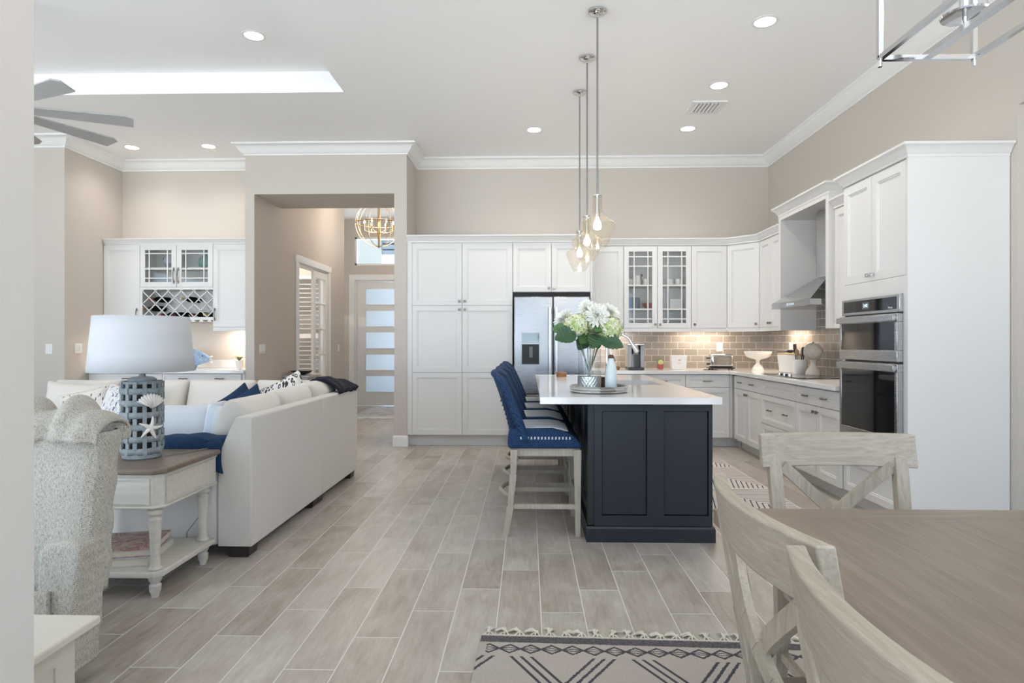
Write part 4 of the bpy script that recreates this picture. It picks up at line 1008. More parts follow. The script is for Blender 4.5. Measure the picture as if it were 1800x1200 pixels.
# flowers
STEM = mat('flower_stem', (.10, .13, .06), .6); PETW = mat('white_petals', (.86, .87, .80), .6)
g = G('hydrangea_petals'); HYD = g.set(col=g.ramp(g.noise(g.obj, 25, 3), (.35, (.42, .55, .20)), (.5, (.68, .74, .42)), (.62, (.82, .80, .68))), rough=.7)
g = G('green_leaf'); LEAF = g.set(col=g.mix(g.noise(g.obj, 20, 2), (.018, .06, .028), (.06, .14, .05)), rough=.45)
LEAF2 = mat('light_leaf', (.09, .19, .06), .5)
random.seed(11)
def stemto(t, p, r=.0035):
    base_ = Vector((VX, VY, IT+.025)) - t.location; lip = Vector((VX, VY, IT+.29)) - t.location
    off = Vector((p[0], p[1], 0)); off = (Vector((0, 0, 0)) + Vector((t.location.x-VX, t.location.y-VY, 0)))
    k = min(1, .055/max(off.length, .001)); l2 = lip + off*k; b2 = base_ - off*min(1, .035/max(off.length, .001))
    MB().tube([b2, (b2+l2)/2, l2, Vector(p)], r, 7).build('stem', STEM, t, smooth=60)
def mum(x, y, z, rad, tilt, az, label):
    t = T('chrysanthemum', label, 'flower', (x, y, z), 0, 'flowers in the island vase'); mb = MB(); base = xf(rz=az) @ Matrix.Rotation(tilt, 4, 'X')
    for ring, (n, el, L_) in enumerate(((16, 5, 1), (16, 22, .97), (14, 38, .88), (12, 54, .75), (9, 70, .6), (6, 83, .45))):
        for k in range(n):
            a = 2*math.pi*(k+ring*.5)/n + random.uniform(-.08, .08); e = R(el + random.uniform(-5, 5)); L2 = L_*rad*random.uniform(.9, 1.05); wd = rad*.105
            mb.M = base @ rotz(a) @ Matrix.Rotation(-e, 4, 'Y')
            pts = [(.08, .3, 0), (.4, .8, .05), (.75, 1, .06), (.93, .75, .02), (1, .15, -.02)]
            V = []; 
            for px, pw, pz in pts: V += [(px*L2, -pw*wd, pz*L2+wd*.25), (px*L2, 0, pz*L2), (px*L2, pw*wd, pz*L2+wd*.25)]
            F = []
            for i in range(4):
                for j in range(2): F.append((i*3+j, i*3+j+3, i*3+j+4, i*3+j+1))
            mb.add(V, F)
    mb.M = base; mb.ball((0, 0, rad*.05), rad*.2, rad*.2, rad*.2, 10, 6)
    mb.build('bloom', PETW, t, smooth=70); stemto(t, (0, 0, -.01)); return t
def hyd(x, y, z, rad, label, m=None):
    t = T('hydrangea', label, 'flower', (x, y, z), 0, 'flowers in the island vase'); mb = MB()
    N_ = 120
    for k in range(N_):
        zz = 1-2*(k+.5)/N_; 
        if zz < -.65: continue
        r = math.sqrt(1-zz*zz); a = k*2.39996
        n = Vector((r*math.cos(a), r*math.sin(a), zz*.88)); rr = rad*random.uniform(.88, 1.04)
        q = n.to_track_quat('Z', 'Y').to_matrix().to_4x4(); mb.M = Matrix.Translation(n*rr) @ q @ rotz(random.random()*6)
        s_ = rad*random.uniform(.15, .2)
        for j in range(4):
            M0 = mb.M.copy(); mb.M = M0 @ rotz(j*math.pi/2)
            mb.add([(0, 0, 0), (s_*.55, -s_*.45, s_*.12), (s_*1.1, -s_*.25, s_*.05), (s_*1.15, s_*.25, s_*.12), (s_*.55, s_*.45, s_*.05)], [(0, 1, 2, 3, 4)]); mb.M = M0
    mb.M = Matrix.Identity(4); mb.ball((0, 0, 0), rad*.85, rad*.85, rad*.75, 14, 10); mb.build('bloom', HYD, t); stemto(t, (0, 0, -rad*.5)); return t
def leaf(t, p, az, el, L_, wd, m=LEAF):
    mb = MB(); mb.M = xf(p, rz=az) @ Matrix.Rotation(-el, 4, 'Y') @ Matrix.Rotation(R(62)*math.cos(az), 4, 'X')
    def fn(u, v):
        s_ = math.sin(math.pi*min(1, u**.75))**.8 if 0 < u < 1 else 0
        return (u*L_, (v-.5)*2*wd*s_*(1+.05*math.sin(u*60)), .04*L_*math.cos(u*3) + abs(v-.5)*wd*.5*s_ + .003*math.sin(u*38))
    mb.grid(fn, 18, 9).build('leaf', m, t, smooth=80)
def px(dx, z): return VX+dx, z
M1 = mum(VX-.008, VY+.03, 1.482, .082, R(55), R(0), 'white chrysanthemum at the very top of the bouquet')
M2 = mum(VX+.045, VY-.07, 1.435, .095, R(70), R(5), 'largest white chrysanthemum, front centre of the bouquet')
M3 = mum(VX+.13, VY+.03, 1.455, .090, R(45), R(30), 'white chrysanthemum at the upper right of the bouquet')
M4 = mum(VX-.17, VY+.02, 1.41, .085, R(55), R(-50), 'white chrysanthemum at the upper left of the bouquet')
H1 = hyd(VX-.095, VY-.05, 1.368, .095, 'green and cream hydrangea on left side of the bouquet')
H2 = hyd(VX+.135, VY-.02, 1.352, .098, 'green and cream hydrangea on right side of the bouquet')
H3 = hyd(VX+.01, VY+.05, 1.285, .085, 'green hydrangea low in the middle of the bouquet')
leaf(H1, (-.07, -.02, -.03), R(183), R(4), .10, .048, LEAF2)
leaf(H1, (-.01, -.07, -.05), R(195), R(-16), .155, .068)
leaf(H1, (-.04, -.02, -.05), R(172), R(-28), .10, .045, LEAF2)
leaf(H2, (-.07, -.06, -.07), R(-12), R(-20), .17, .062)
leaf(H2, (-.10, -.07, -.03), R(50), R(62), .15, .055, LEAF2)
leaf(H2, (-.09, -.05, -.05), R(-120), R(-48), .12, .055)
leaf(H3, (-.02, -.06, .03), R(235), R(-35), .12, .055, LEAF2); leaf(H3, (.02, -.06, .05), R(275), R(-10), .12, .055)
leaf(H3, (.0, -.06, -.0), R(300), R(-35), .12, .055, LEAF2); leaf(H3, (-.03, -.05, .0), R(210), R(-50), .11, .05)
# ================================================================== COUNTER ITEMS
t = T('coffee_maker', 'grey and black single-serve coffee maker on the back counter', 'coffee maker', (1.31, 7.72, IT))
CM = mat('grey_machine_plastic', (.36, .36, .37), .3)
MB().box(-.095, .095, -.13, .13, 0, .03).build('drip_base', BLACKP, t, bevel=.006)
MB().box(-.10, -.05, -.10, .12, .03, .30).box(.055, .10, -.10, .12, .03, .30).box(-.05, .055, .02, .12, .03, .30).build('side_columns', CM, t, bevel=.008)
bx(-.05, .055, -.06, .02, .03, .19).build('cup_bay', BLACKG, t)
MB().lathe([(.001, .19), (.040, .19), (.045, .20), (.045, .30), (.001, .30)], 24, (0, -.06, 0)).build('brew_head', STEEL, t, smooth=40)
MB().box(-.10, .10, -.12, .12, .30, .318).build('lid', CHROME, t, bevel=.006)
t = T('red_mug', 'small red mug holding a lemon slice ornament on the back counter', 'mug', (1.655, 7.86, IT))
MB().lathe([(.001, 0), (.03, 0), (.036, .01), (.036, .062), (.032, .062), (.03, .012), (.001, .01)], 20).build('cup', mat('coral_ceramic', (.42, .10, .09), .35), t, smooth=40)
MB().tube([(-.034, 0, .05), (-.055, 0, .04), (-.052, 0, .02), (-.034, 0, .015)], .005, 6).build('handle', bpy.data.materials['coral_ceramic'], t, smooth=60)
mb = MB(); mb.M = xf((0, -.005, .085), rx=R(90)); mb.lathe([(.001, -.005), (.033, -.005), (.033, .005), (.001, .005)], 24); mb.build('lemon_slice', mat('lemon_slice', (.70, .62, .25), .5), t, smooth=40)
mb = MB(); mb.ball((0, .012, .088), .04, .012, .04); mb.build('leaf_backing', LEAF2, t, smooth=60)
t = T('square_canister', 'square white canister box with small grey lettering on counter', 'canister', (1.87, 7.84, IT))
MB().add([(-.088, -.05, 0), (.088, -.05, 0), (.088, .05, 0), (-.088, .05, 0), (-.098, -.055, .175), (.098, -.055, .175), (.098, .055, .175), (-.098, .055, .175)], [(0,3,2,1), (4,5,6,7), (0,1,5,4), (1,2,6,5), (2,3,7,6), (3,0,4,7)]).build('box_body', WHITEC, t, bevel=.006)
MB().box(-.012, .02, -.0562, -.055, .112, .122).box(-.016, .022, -.0545, -.0532, .075, .079).build('lettering_mark', mat('grey_ink', (.35, .33, .30), .6), t)
t = T('toaster', 'polished chrome two-slice toaster on the back counter', 'toaster', (2.375, 7.78, IT))
MB().box(-.15, .15, -.085, .085, .012, .03).build('base', BLACKP, t, bevel=.005)
for a, b in ((-.12, -.06), (-.12, .06), (.12, -.06), (.12, .06)): MB().cyl((a, b, 0), .012, 0, .012).build('foot', BLACKP, t)
MB().box(-.14, .14, -.08, .08, .03, .19).build('shell', CHROME, t, bevel=.03, seg=5)
MB().box(-.10, .10, -.045, -.02, .188, .1915).box(-.10, .10, .02, .045, .188, .1915).build('slots', DARK, t)
MB().box(-.175, -.14, -.015, .015, .135, .15).box(-.17, -.14, -.02, .02, .06, .08).build('lever', BLACKP, t, bevel=.003)
t = T('wire_trivet', 'thin dark wire trivet beneath and left of the toaster', 'trivet', (2.22, 7.66, IT)); MB().tube([(.09*math.cos(R(a)), .05*math.sin(R(a)), .004) for a in range(0, 360, 20)], .003, 6, closed=True).build('ring', BLACKP, t); MB().tube([(-.09, 0, .004), (.09, 0, .004)], .003, 6).tube([(0, -.05, .004), (0, .05, .004)], .003, 6).build('cross_wires', BLACKP, t)
t = T('pedestal_bowl', 'white ceramic footed compote bowl in the counter corner', 'bowl', (2.765, 7.60, IT))
MB().lathe([(.001, 0), (.068, 0), (.070, .008), (.060, .03), (.045, .055), (.024, .08), (.019, .10), (.022, .12), (.05, .135), (.10, .145), (.14, .17), (.158, .21), (.161, .228), (.155, .228), (.148, .205), (.125, .172), (.08, .152), (.001, .145)], 40).build('bowl_body', WHITEC, t, smooth=50)
t = T('white_canister', 'wide white ceramic bread box with pale wooden lid', 'canister', (2.93, 7.02, IT), R(-70))
MB().add([(-.13, -.065, 0), (.13, -.065, 0), (.13, .065, 0), (-.13, .065, 0), (-.15, -.08, .20), (.15, -.08, .20), (.15, .08, .20), (-.15, .08, .20)], [(0,3,2,1), (4,5,6,7), (0,1,5,4), (1,2,6,5), (2,3,7,6), (3,0,4,7)]).build('box_body', WHITEC, t, bevel=.012)
MB().box(-.145, .145, -.075, .075, .20, .215).build('lid', mat('maple_lid', (.62, .45, .28), .5), t, bevel=.003)
t = T('gourd_ornament', 'dark gourd-shaped ornament lying on white bread box lid', 'ornament', (2.92, 7.04, IT+.216)); MB().ball((0, 0, .024), .04, .03, .022).build('body', BLACKP, t, smooth=60); MB().tube([(-.03, .02, .02), (-.07, .06, .02), (-.10, .10, .018)], [.012, .008, .014], 8).build('neck', NICKEL, t, smooth=60)
UX, UY = 2.90, 6.74
t = T('utensil_crock', 'white round crock full of cooking utensils', 'crock', (UX, UY, IT))
MB().lathe([(.001, 0), (.066, 0), (.072, .01), (.075, .15), (.071, .155), (.068, .15), (.066, .012), (.001, .01)], 32).build('crock_body', WHITEC, t, smooth=50)
def utensil(name, label, dx, dy, tip, head, m, hw_):
    t = T(name, label, 'utensil', (UX+dx, UY+dy, IT+.012)); a = Vector((0, 0, 0)); b = Vector(tip)
    MB().tube([a, a.lerp(b, .5), a.lerp(b, .72)], .006, 8).build('handle', m, t, smooth=60)
    c = a.lerp(b, .86); mb = MB(); mb.M = Matrix.Translation(c) @ b.to_track_quat('Z', 'Y').to_matrix().to_4x4()
    if head == 'flat': mb.box(-.004, .004, -hw_, hw_, -.05, .05); mb.build('blade', m, t, bevel=.003)
    else: mb.ball((0, 0, 0), .01, hw_, .042, 14, 10); mb.build('bowl', m, t, smooth=60)
WOODSP = mat('beech_wood', (.42, .27, .15), .5)
utensil('spatula', 'tall black flat spatula at the left of the utensil crock', -.02, .035, (-.01, .035, .30), 'flat', BLACKP, .022)
utensil('wooden_spoon', 'pale wooden spoon in the utensil crock', -.01, .0, (-.02, .02, .25), 'r', WOODSP, .022)
utensil('ladle', 'black round spoon leaning right in the utensil crock', .0, -.02, (-.02, -.07, .27), 'r', BLACKP, .035)
utensil('black_turner', 'black slotted turner in the middle of the utensil crock', .02, .01, (.02, -.02, .26), 'flat', BLACKP, .028)
t = T('artichoke_finial', 'whitewashed carved wooden ball finial on pedestal beside the cooktop', 'ornament', (2.90, 6.44, IT+.008))
g = G('whitewashed_wood'); WW = g.set(col=g.mix(g.noise(g.obj, 40, 4), (.50, .45, .39), (.74, .70, .64)), rough=.7)
MB().lathe([(.001, 0), (.072, 0), (.074, .01), (.066, .04), (.045, .07), (.028, .10), (.025, .13), (.032, .15), (.040, .16), (.001, .165)], 30).build('pedestal', WW, t, smooth=50)
mb = MB()
mb.ball((0, 0, .235), .088, .088, .085, 24, 16)
for k in range(9):
    for s in (-1, 1): mb.tube([(.09*math.sin(math.pi*(.12+.76*v/12))*math.cos(2*math.pi*k/9+s*v*.16), .09*math.sin(math.pi*(.12+.76*v/12))*math.sin(2*math.pi*k/9+s*v*.16), .235-.087*math.cos(math.pi*(.12+.76*v/12))) for v in range(13)], .004, 5)
mb.build('carved_ball', WW, t, smooth=60); MB().lathe([(.012, .316), (.010, .328), (.001, .334)], 12).build('tip', NICKEL, t)
t = T('ceramic_jar', 'little brown and gold jar at the left end of back counter', 'jar', (1.10, 7.72, IT)); MB().lathe([(.001, 0), (.025, 0), (.032, .02), (.022, .04), (.001, .045)], 18).build('jar_body', mat('brown_gold', (.20, .10, .04), .3, .5), t, smooth=50)

# dishes inside the glass cabinet
def dish(name, label, cat, x, z, prof, m, group='dishes behind the glass doors', y=7.97):
    t = tag(MB().lathe(prof, 24).build(name, m, smooth=45, loc=(x, y, z)), label, cat, group)
BOWLP = lambda r, h: [(.001, 0), (r*.5, 0), (r*.55, .006), (r*.9, h*.6), (r, h), (r-.004, h), (r*.86, h*.6), (r*.5, .012), (.001, .012)]
MUGP = [(.001, 0), (.036, 0), (.04, .005), (.04, .085), (.037, .085), (.037, .008), (.001, .008)]
BLUEC = mat('slate_blue_stoneware', (.10, .15, .19), .4); REDC = mat('red_stoneware', (.30, .03, .03), .35)
S1, S2 = 1.6695, 1.9645
dish('blue_bowl', 'lower slate blue mixing bowl of the stack in the glass cabinet', 'bowl', 1.33, S1, [(.001, 0), (.08, 0), (.085, .006), (.09, .12), (.086, .12), (.08, .012), (.001, .012)], BLUEC)
dish('blue_bowl', 'upper slate blue mixing bowl nested inside the lower one', 'bowl', 1.33, S1+.0125, [(.001, 0), (.07, 0), (.074, .006), (.084, .13), (.080, .13), (.07, .012), (.001, .012)], BLUEC)
dish('red_bowl', 'dark red bowl beside the blue ones in the glass cabinet', 'bowl', 1.53, S1, BOWLP(.085, .075), REDC)
dish('white_mug', 'white mug at the left end of upper glass cabinet shelf', 'mug', 1.29, S2, MUGP, WHITEC)
dish('white_pitcher', 'white pitcher behind a thin dark twig on upper shelf', 'pitcher', 1.385, S2, [(.001, 0), (.05, 0), (.055, .06), (.045, .10), (.05, .13), (.047, .13), (.001, .01)], WHITEC)
dish('white_mug', 'white mug right of the twig on upper shelf, left door', 'mug', 1.50, S2, MUGP, WHITEC)
dish('white_mug', 'left white mug behind the right glass door, upper shelf', 'mug', 1.80, S2, MUGP, WHITEC)
dish('white_mug', 'right white mug behind the right glass door, upper shelf', 'mug', 1.905, S2, MUGP, WHITEC)
tag(MB().tube([(0, 0, 0), (.005, 0, .05), (-.004, 0, .09), (.006, 0, .13)], .005, 6).ball((.006, 0, .13), .012, .008, .018).build('twig_ornament', mat('twig_brown', (.12, .05, .03), .6), loc=(1.425, 7.91, S2)), 'thin dark brown twig ornament standing on the upper cabinet shelf', 'ornament')
tag(bx(-.07, .07, -.006, .006, 0, .13).build('square_plate', WHITEC, bevel=.004, loc=(1.865, 7.98, S1)), 'square white plate standing upright behind the right glass door', 'plate', 'dishes behind the glass doors')
for k in range(4): dish('dinner_plate', ['bottom', 'second from bottom', 'third from bottom', 'topmost'][k]+' white dinner plate of the stack on lowest cabinet shelf', 'plate', 1.38, 1.4445+k*.018, [(.001, 0), (.07, 0), (.11, .012), (.112, .016), (.07, .006), (.001, .005)], WHITEC)
dish('glass_bowl', 'shallow clear glass bowl on lowest shelf behind the right door', 'bowl', 1.84, 1.4445, BOWLP(.11, .06), TEALG)

# ================================================================== WET BAR ITEMS
WM = glass('coral_glass', (.70, .72, .80), .05, 1.5, .5)
BV = 2.1985
t = T('round_coral_vase', 'round lacy grey glass vase behind left bar door', 'vase', (-4.60, 7.97, BV)); mb = MB(); mb.lathe([(.001, 0), (.03, 0), (.075, .04), (.098, .10), (.085, .16), (.05, .195), (.045, .20), (.001, .195)], 28); mb.build('vase_body', WM, t, smooth=60)
mb = MB(); random.seed(5)
for k in range(26):
    a = random.random()*6.28; zz = random.uniform(.02, .18); mb.tube([((.1*math.sin(math.pi*(zz+dz)/.2)**.6+.002)*math.cos(a+dz*8), (.1*math.sin(math.pi*(zz+dz)/.2)**.6+.002)*math.sin(a+dz*8), zz+dz) for dz in (-.015, 0, .015)], .003, 4)
mb.build('lace_veins', mat('vein_grey', (.12, .12, .16), .5), t)
t = T('teal_glass_vase', 'teal bottle-shaped glass vase behind right bar door', 'vase', (-4.13, 7.97, BV)); MB().lathe([(.001, 0), (.06, 0), (.10, .03), (.112, .07), (.10, .12), (.06, .165), (.028, .195), (.02, .215), (.028, .235), (.03, .24), (.025, .24), (.001, .20)], 32).build('vase_body', TEALG, t, smooth=60)
random.seed(9)
BOT = glass('dark_bottle_glass', (.01, .015, .012), .03, 1.5, .8); FOILS = [mat('copper_foil', (.45, .16, .08), .35, .6), mat('burgundy_foil', (.12, .015, .02), .4), mat('gold_foil', (.55, .50, .08), .4, .3), mat('pale_foil', (.6, .55, .4), .4, .3)]
wb = [(-4.79, 1.80, 0, 'upper copper-capped wine bottle at left of the lattice rack'), (-4.85, 1.685, 0, 'lower copper-capped wine bottle at left of the lattice rack'), (-4.38, 1.80, 3, 'pale-capped wine bottle alone in middle of the lattice rack'), (-4.62, 1.60, 1, 'burgundy-capped wine bottle on rack bottom, left of centre'), (-4.50, 1.60, 1, 'burgundy-capped wine bottle on rack bottom, near the centre'), (-4.235, 1.60, 1, 'burgundy-capped wine bottle on rack bottom, right of centre'), (-4.08, 1.60, 2, 'yellow-capped wine bottle at lower right of the lattice rack')]
for x, z, f_, lab in wb:
    t = T('wine_bottle', lab, 'bottle', (x, 7.80, z), 0, 'wine bottles in the lattice rack')
    mb = MB(); mb.M = xf((0, .0, 0), rx=R(-90), rz=R(-14)); mb.lathe([(.013, .0), (.014, .08), (.036, .13), (.037, .31), (.001, .31)], 18); mb.build('glass_body', BOT, t, smooth=50)
    mb = MB(); mb.M = xf((0, .0, 0), rx=R(-90), rz=R(-14)); mb.lathe([(.001, -.012), (.016, -.012), (.017, .05), (.001, .052)], 14); mb.build('foil_cap', FOILS[f_], t, smooth=50)
g = G('fish_glaze'); FISHM = g.set(col=g.mix(g.noise(g.obj, 30, 4), (.10, .19, .36), (.42, .54, .68)), rough=.35)
t = T('fish_sculpture', 'blue and white ceramic fish on the wet bar counter', 'sculpture', (-4.22, 7.80, IT))
V2 = [(-.26, .10), (-.22, .20), (-.12, .25), (-.02, .255), (.08, .225), (.16, .18), (.215, .135), (.22, .115), (.20, .095), (.12, .065), (.04, .045), (.02, .0), (-.10, .0), (-.18, .03)]
MB().prism(V2, -.035, .035, 'y').build('fish_body', FISHM, t, bevel=.02, seg=4)
MB().ball((.13, -.036, .165), .009, .006, .009).build('eye', BLACKP, t); MB().prism([(-.05, .10), (.03, .13), (.03, .06)], -.048, -.036, 'y').build('fin', FISHM, t, bevel=.004)
for a, b in (((.205, .150), (.235, .16)), ((.205, .09), (.235, .085))): MB().tube([(a[0], 0, a[1]), (b[0], 0, b[1])], .010, 8).build('lip', WHITEC, t, smooth=60)
t = T('succulent_plant', 'small spiky green plant in white pot at bar counter end', 'plant', (-3.60, 7.72, IT)); MB().lathe([(.001, 0), (.035, 0), (.045, .11), (.04, .11), (.001, .10)], 20).build('pot', WHITEC, t, smooth=50)
for k in range(12):
    a = k*2.4; mb = MB(); mb.M = xf((0, 0, .10), rz=a); mb.grid(lambda u, v: (.12*u, (v-.5)*.022*(1-u)**.6, .06*math.sin(u*2.6)), 8, 3); mb.build('leaf', mat('yucca_leaf', (.20, .22, .06), .5) if k == 0 else bpy.data.materials['yucca_leaf'], t, smooth=80)

# ================================================================== FOYER
t = T('foyer_console', 'grey-white console table against the foyer side wall', 'console table', (XO0+.015, 8.33, 0))
GW = mat('pale_grey_paint', (.55, .56, .56), .45)
MB().box(0, .36, 0, .50, .775, .80).build('table_top', GW, t, bevel=.004); MB().box(.02, .33, .02, .48, .12, .775).build('cabinet_body', GW, t)
mb = MB(); mb.M = xf((.33, .03, 0), rz=R(90)); shaker(mb, 0, .44, .16, .74, y=-.015); mb.build('door', GW, t)
for a in (.03, .30):
    for b in (.03, .45): MB().box(a, a+.03, b, b+.03, 0, .12).build('leg', GW, t)
t = T('dark_bowl', 'dark bronze bowl on the foyer console table', 'bowl', (XO0+.19, 8.55, .80)); MB().lathe([(.001, 0), (.05, 0), (.12, .03), (.15, .055), (.155, .06), (.145, .06), (.11, .038), (.001, .012)], 32).build('bowl_body', mat('bronze_glaze', (.05, .05, .045), .15, .5), t, smooth=50)
t = T('orb_chandelier', 'brass wire orb chandelier with candle bulbs hanging in the foyer', 'chandelier', (-2.443, 10.2, 3.19))
BR = mat('aged_brass', (.50, .38, .22), .3, 1); RO = .375
MB().tube([(RO*math.cos(R(a)), RO*math.sin(R(a)), 0) for a in range(0, 360, 10)], .010, 8, closed=True).build('centre_ring', BR, t, smooth=60)
mb = MB()
for k in range(6):
    a = R(k*30+10); mb.tube([(RO*math.sin(b)*math.cos(a), RO*math.sin(b)*math.sin(a), RO*math.cos(b)) for b in [2*math.pi*j/36 for j in range(36)]], .0035, 6, closed=True)
mb.build('wire_cage', BR, t, smooth=60)
MB().cyl((0, 0, 0), .014, -RO-.02, .44, 14).build('stem', BR, t, smooth=60)
for k in range(6):
    a = R(k*60+15); c_, s_ = math.cos(a)*.23, math.sin(a)*.23
    MB().tube([(0, 0, -.14), (c_*.5, s_*.5, -.15), (c_, s_, -.12)], .005, 6).build('arm', BR, t, smooth=60); MB().cyl((c_, s_, 0), .010, -.12, -.01, 10).build('candle_sleeve', BR, t, smooth=60); MB().ball((c_, s_, .02), .012, .012, .028, 10, 8).build('bulb', BULB, t, smooth=60)
light('chandelier_lamp', 'POINT', (0, 0, .05), 26, (1, .88, .76), parent=t, shadow_soft_size=.2)
# ================================================================== LIVING ROOM
def cushion(t, name, m, w, d, h, M, seed=0, puff=.6, bev=None, parent=None, pinch=.06, label=None):
    """soft box w x d x h centred at M"""
    mb = MB(); mb.M = M; n = 14
    def side(sgn):
        def fn(u, v):
            a, b = 2*u-1, 2*v-1; q = max(0, (1-abs(a)**4))**.5 * max(0, (1-abs(b)**4))**.5
            x = w/2*a*(1-pinch*(1-b*b)*abs(a)**3); y = d/2*b*(1-pinch*(1-a*a)*abs(b)**3)
            return (x, y, sgn*(h/2)*(1-puff + puff*q if q > 0 else (1-puff)))
        return fn
    mb.grid(side(1), n, n); mb.grid(side(-1), n, n)
    # rim joining both faces
    k = n*n; V0 = len(mb.v)-2*k; F = []
    ring = [i*n for i in range(n)] + [(n-1)*n+j for j in range(1, n)] + [i*n+n-1 for i in range(n-2, -1, -1)] + [j for j in range(n-2, 0, -1)]
    for i in range(len(ring)):
        a, b = ring[i], ring[(i+1) % len(ring)]; F.append((V0+a, V0+b, V0+k+b, V0+k+a))
    mb.f += F
    return mb.build(name, m, t, smooth=80, sub=1, label=label)
# sectional: long piece along x=-1.60 (back faces the camera aisle), far piece along y=5.83
X1 = -1.60; Y0 = 3.585; Y1 = 5.84; BH = .825; SZ = .07
t = T('sectional_sofa', 'large cream linen sectional sofa with its back toward the kitchen aisle', 'sofa', (0, 0, 0))
def backpiece(y0, y1): 
    # leaning back: thick at bottom, slimmer at top
    return MB().prism([(X1, SZ), (X1, BH-.01), (X1-.012, BH), (X1-.085, BH), (X1-.10, BH-.012), (X1-.20, .60), (X1-.20, SZ)], y0, y1, 'y')
backpiece(Y0, 4.822).build('back_frame', SOFA, t, bevel=.012, seg=3); backpiece(4.826, Y1-.005).build('back_frame', SOFA, t, bevel=.012, seg=3)
XL = -4.35
MB().prism([(Y1, SZ), (Y1, BH), (Y1-.085, BH), (Y1-.20, .60), (Y1-.20, SZ)], XL, X1-.202, 'x').build('back_frame', SOFA, t, bevel=.012, seg=3)
# near arm: gently rounded top
arm = [(X1-.205, SZ), (X1-.205, .655), (X1-.25, .665), (X1-.60, .66), (X1-.95, .655), (X1-1.0, .63), (X1-1.0, SZ)]
MB().prism(arm, Y0, Y0+.17, 'y').build('arm', SOFA, t, bevel=.03, seg=4)
bx(X1-1.0, X1-.205, Y0+.175, Y1-.21, SZ, .30).build('base', SOFA, t, bevel=.01); bx(XL, X1-1.005, Y1-.98, Y1-.21, SZ, .30).build('base', SOFA, t, bevel=.01)
MB().prism([(Y1-.98, SZ), (Y1-.98, .62), (Y1-.2, .64), (Y1-.2, SZ)], XL-.17, XL-.003, 'x').build('arm', SOFA, t, bevel=.03, seg=4)
ys = [(Y0+.18, 4.82), (4.825, Y1-.22)]
for a, b in ys: cushion(t, 'seat_cushion', CREAM, .78, b-a, .19, xf((X1-.60, (a+b)/2, .395)), puff=.25, pinch=.01)
for k in range(3):
    a = XL+.01+k*.58; cushion(t, 'seat_cushion', CREAM, .575, .76, .19, xf((a+.29, Y1-.60, .395)), puff=.25, pinch=.01)
for k in range(3):
    yc = Y0+.46+k*.62; cushion(t, 'back_cushion', CREAM, .60, .50, .24, xf((X1-.25, yc, .665+.012*k), ry=R(-72), rz=0) @ rotz(R(90)), puff=.65, pinch=.03)
for k in range(4):
    xc = XL+.33+k*.62; cushion(t, 'back_cushion', CREAM, .61, .48, .24, xf((xc, Y1-.25, .68), rx=R(72)), puff=.65, pinch=.03)
for x, y in ((X1-.09, Y0+.09), (X1-.09, 4.755), (X1-.09, 4.875), (X1-.09, Y1-.07), (X1-.93, Y0+.09), (XL-.05, Y1-.9), (XL-.05, Y1-.1)):
    MB().prism([(x-.06, 0), (x+.055, 0), (x+.07, .075), (x-.07, .075)], y-.06, y+.06, 'y').build('leg', LEGDARK, t, bevel=.004)
def pillow(name, label, m, w, h, th, loc, rx, rz, roll=0, cat='pillow', group='throw pillows on the sectional sofa'):
    t = T(name, label, cat, loc, rz, group)
    cushion(t, 'pillow_cover', m, w, h, th, Matrix.Rotation(rx, 4, 'X') @ Matrix.Rotation(roll, 4, 'Z'), puff=.93, pinch=.10); return t
FL = pillow_mat('floral_print', 'floral'); DOT = pillow_mat('spotted_print', 'dots'); LEO = pillow_mat('leopard_print', 'leopard'); STR = pillow_mat('pale_stripe', 'stripe')
pillow('spotted_pillow', 'cream throw pillow with small dark spots, beside the floral one', DOT, .42, .40, .15, (-3.75, 5.22, .665), R(72), R(10), R(14))
pillow('floral_pillow', 'white throw pillow with blue flowers and twigs', FL, .44, .42, .15, (-3.42, 5.20, .675), R(74), R(-8), R(-10))
pillow('white_pillow', 'plain white throw pillow at the left end of the sofa', CREAM, .60, .42, .18, (-3.97, 5.42, .70), R(72), R(8), R(-3))
pillow('grey_pillow', 'pale grey textured throw pillow beside the striped blue one', LIGHTF, .50, .42, .16, (-2.22, 4.02, .66), R(75), R(4), R(3))
pillow('striped_pillow', 'pale blue and white throw pillow nearest the sofa corner', STR, .34, .42, .15, (-1.915, 3.93, .655), R(76), R(-4), R(-3))
pillow('navy_pillow', 'left and rear of the two plain navy throw pillows', NAVYF, .31, .31, .11, (-2.50, 5.36, .70), R(74), R(6), R(38))
pillow('navy_pillow', 'right and front of the two plain navy throw pillows', NAVYF, .33, .33, .11, (-2.36, 5.22, .69), R(76), R(-14), R(32))
pillow('leopard_pillow', 'leopard print throw pillow in corner of the sectional', LEO, .42, .42, .13, (-2.11, 5.42, .745), R(76), R(-4), R(28))
pillow('leopard_pillow', 'leopard print throw pillow half hidden beside the midnight throw', LEO, .36, .36, .12, (-1.88, 5.46, .745), R(78), R(-20), R(10))
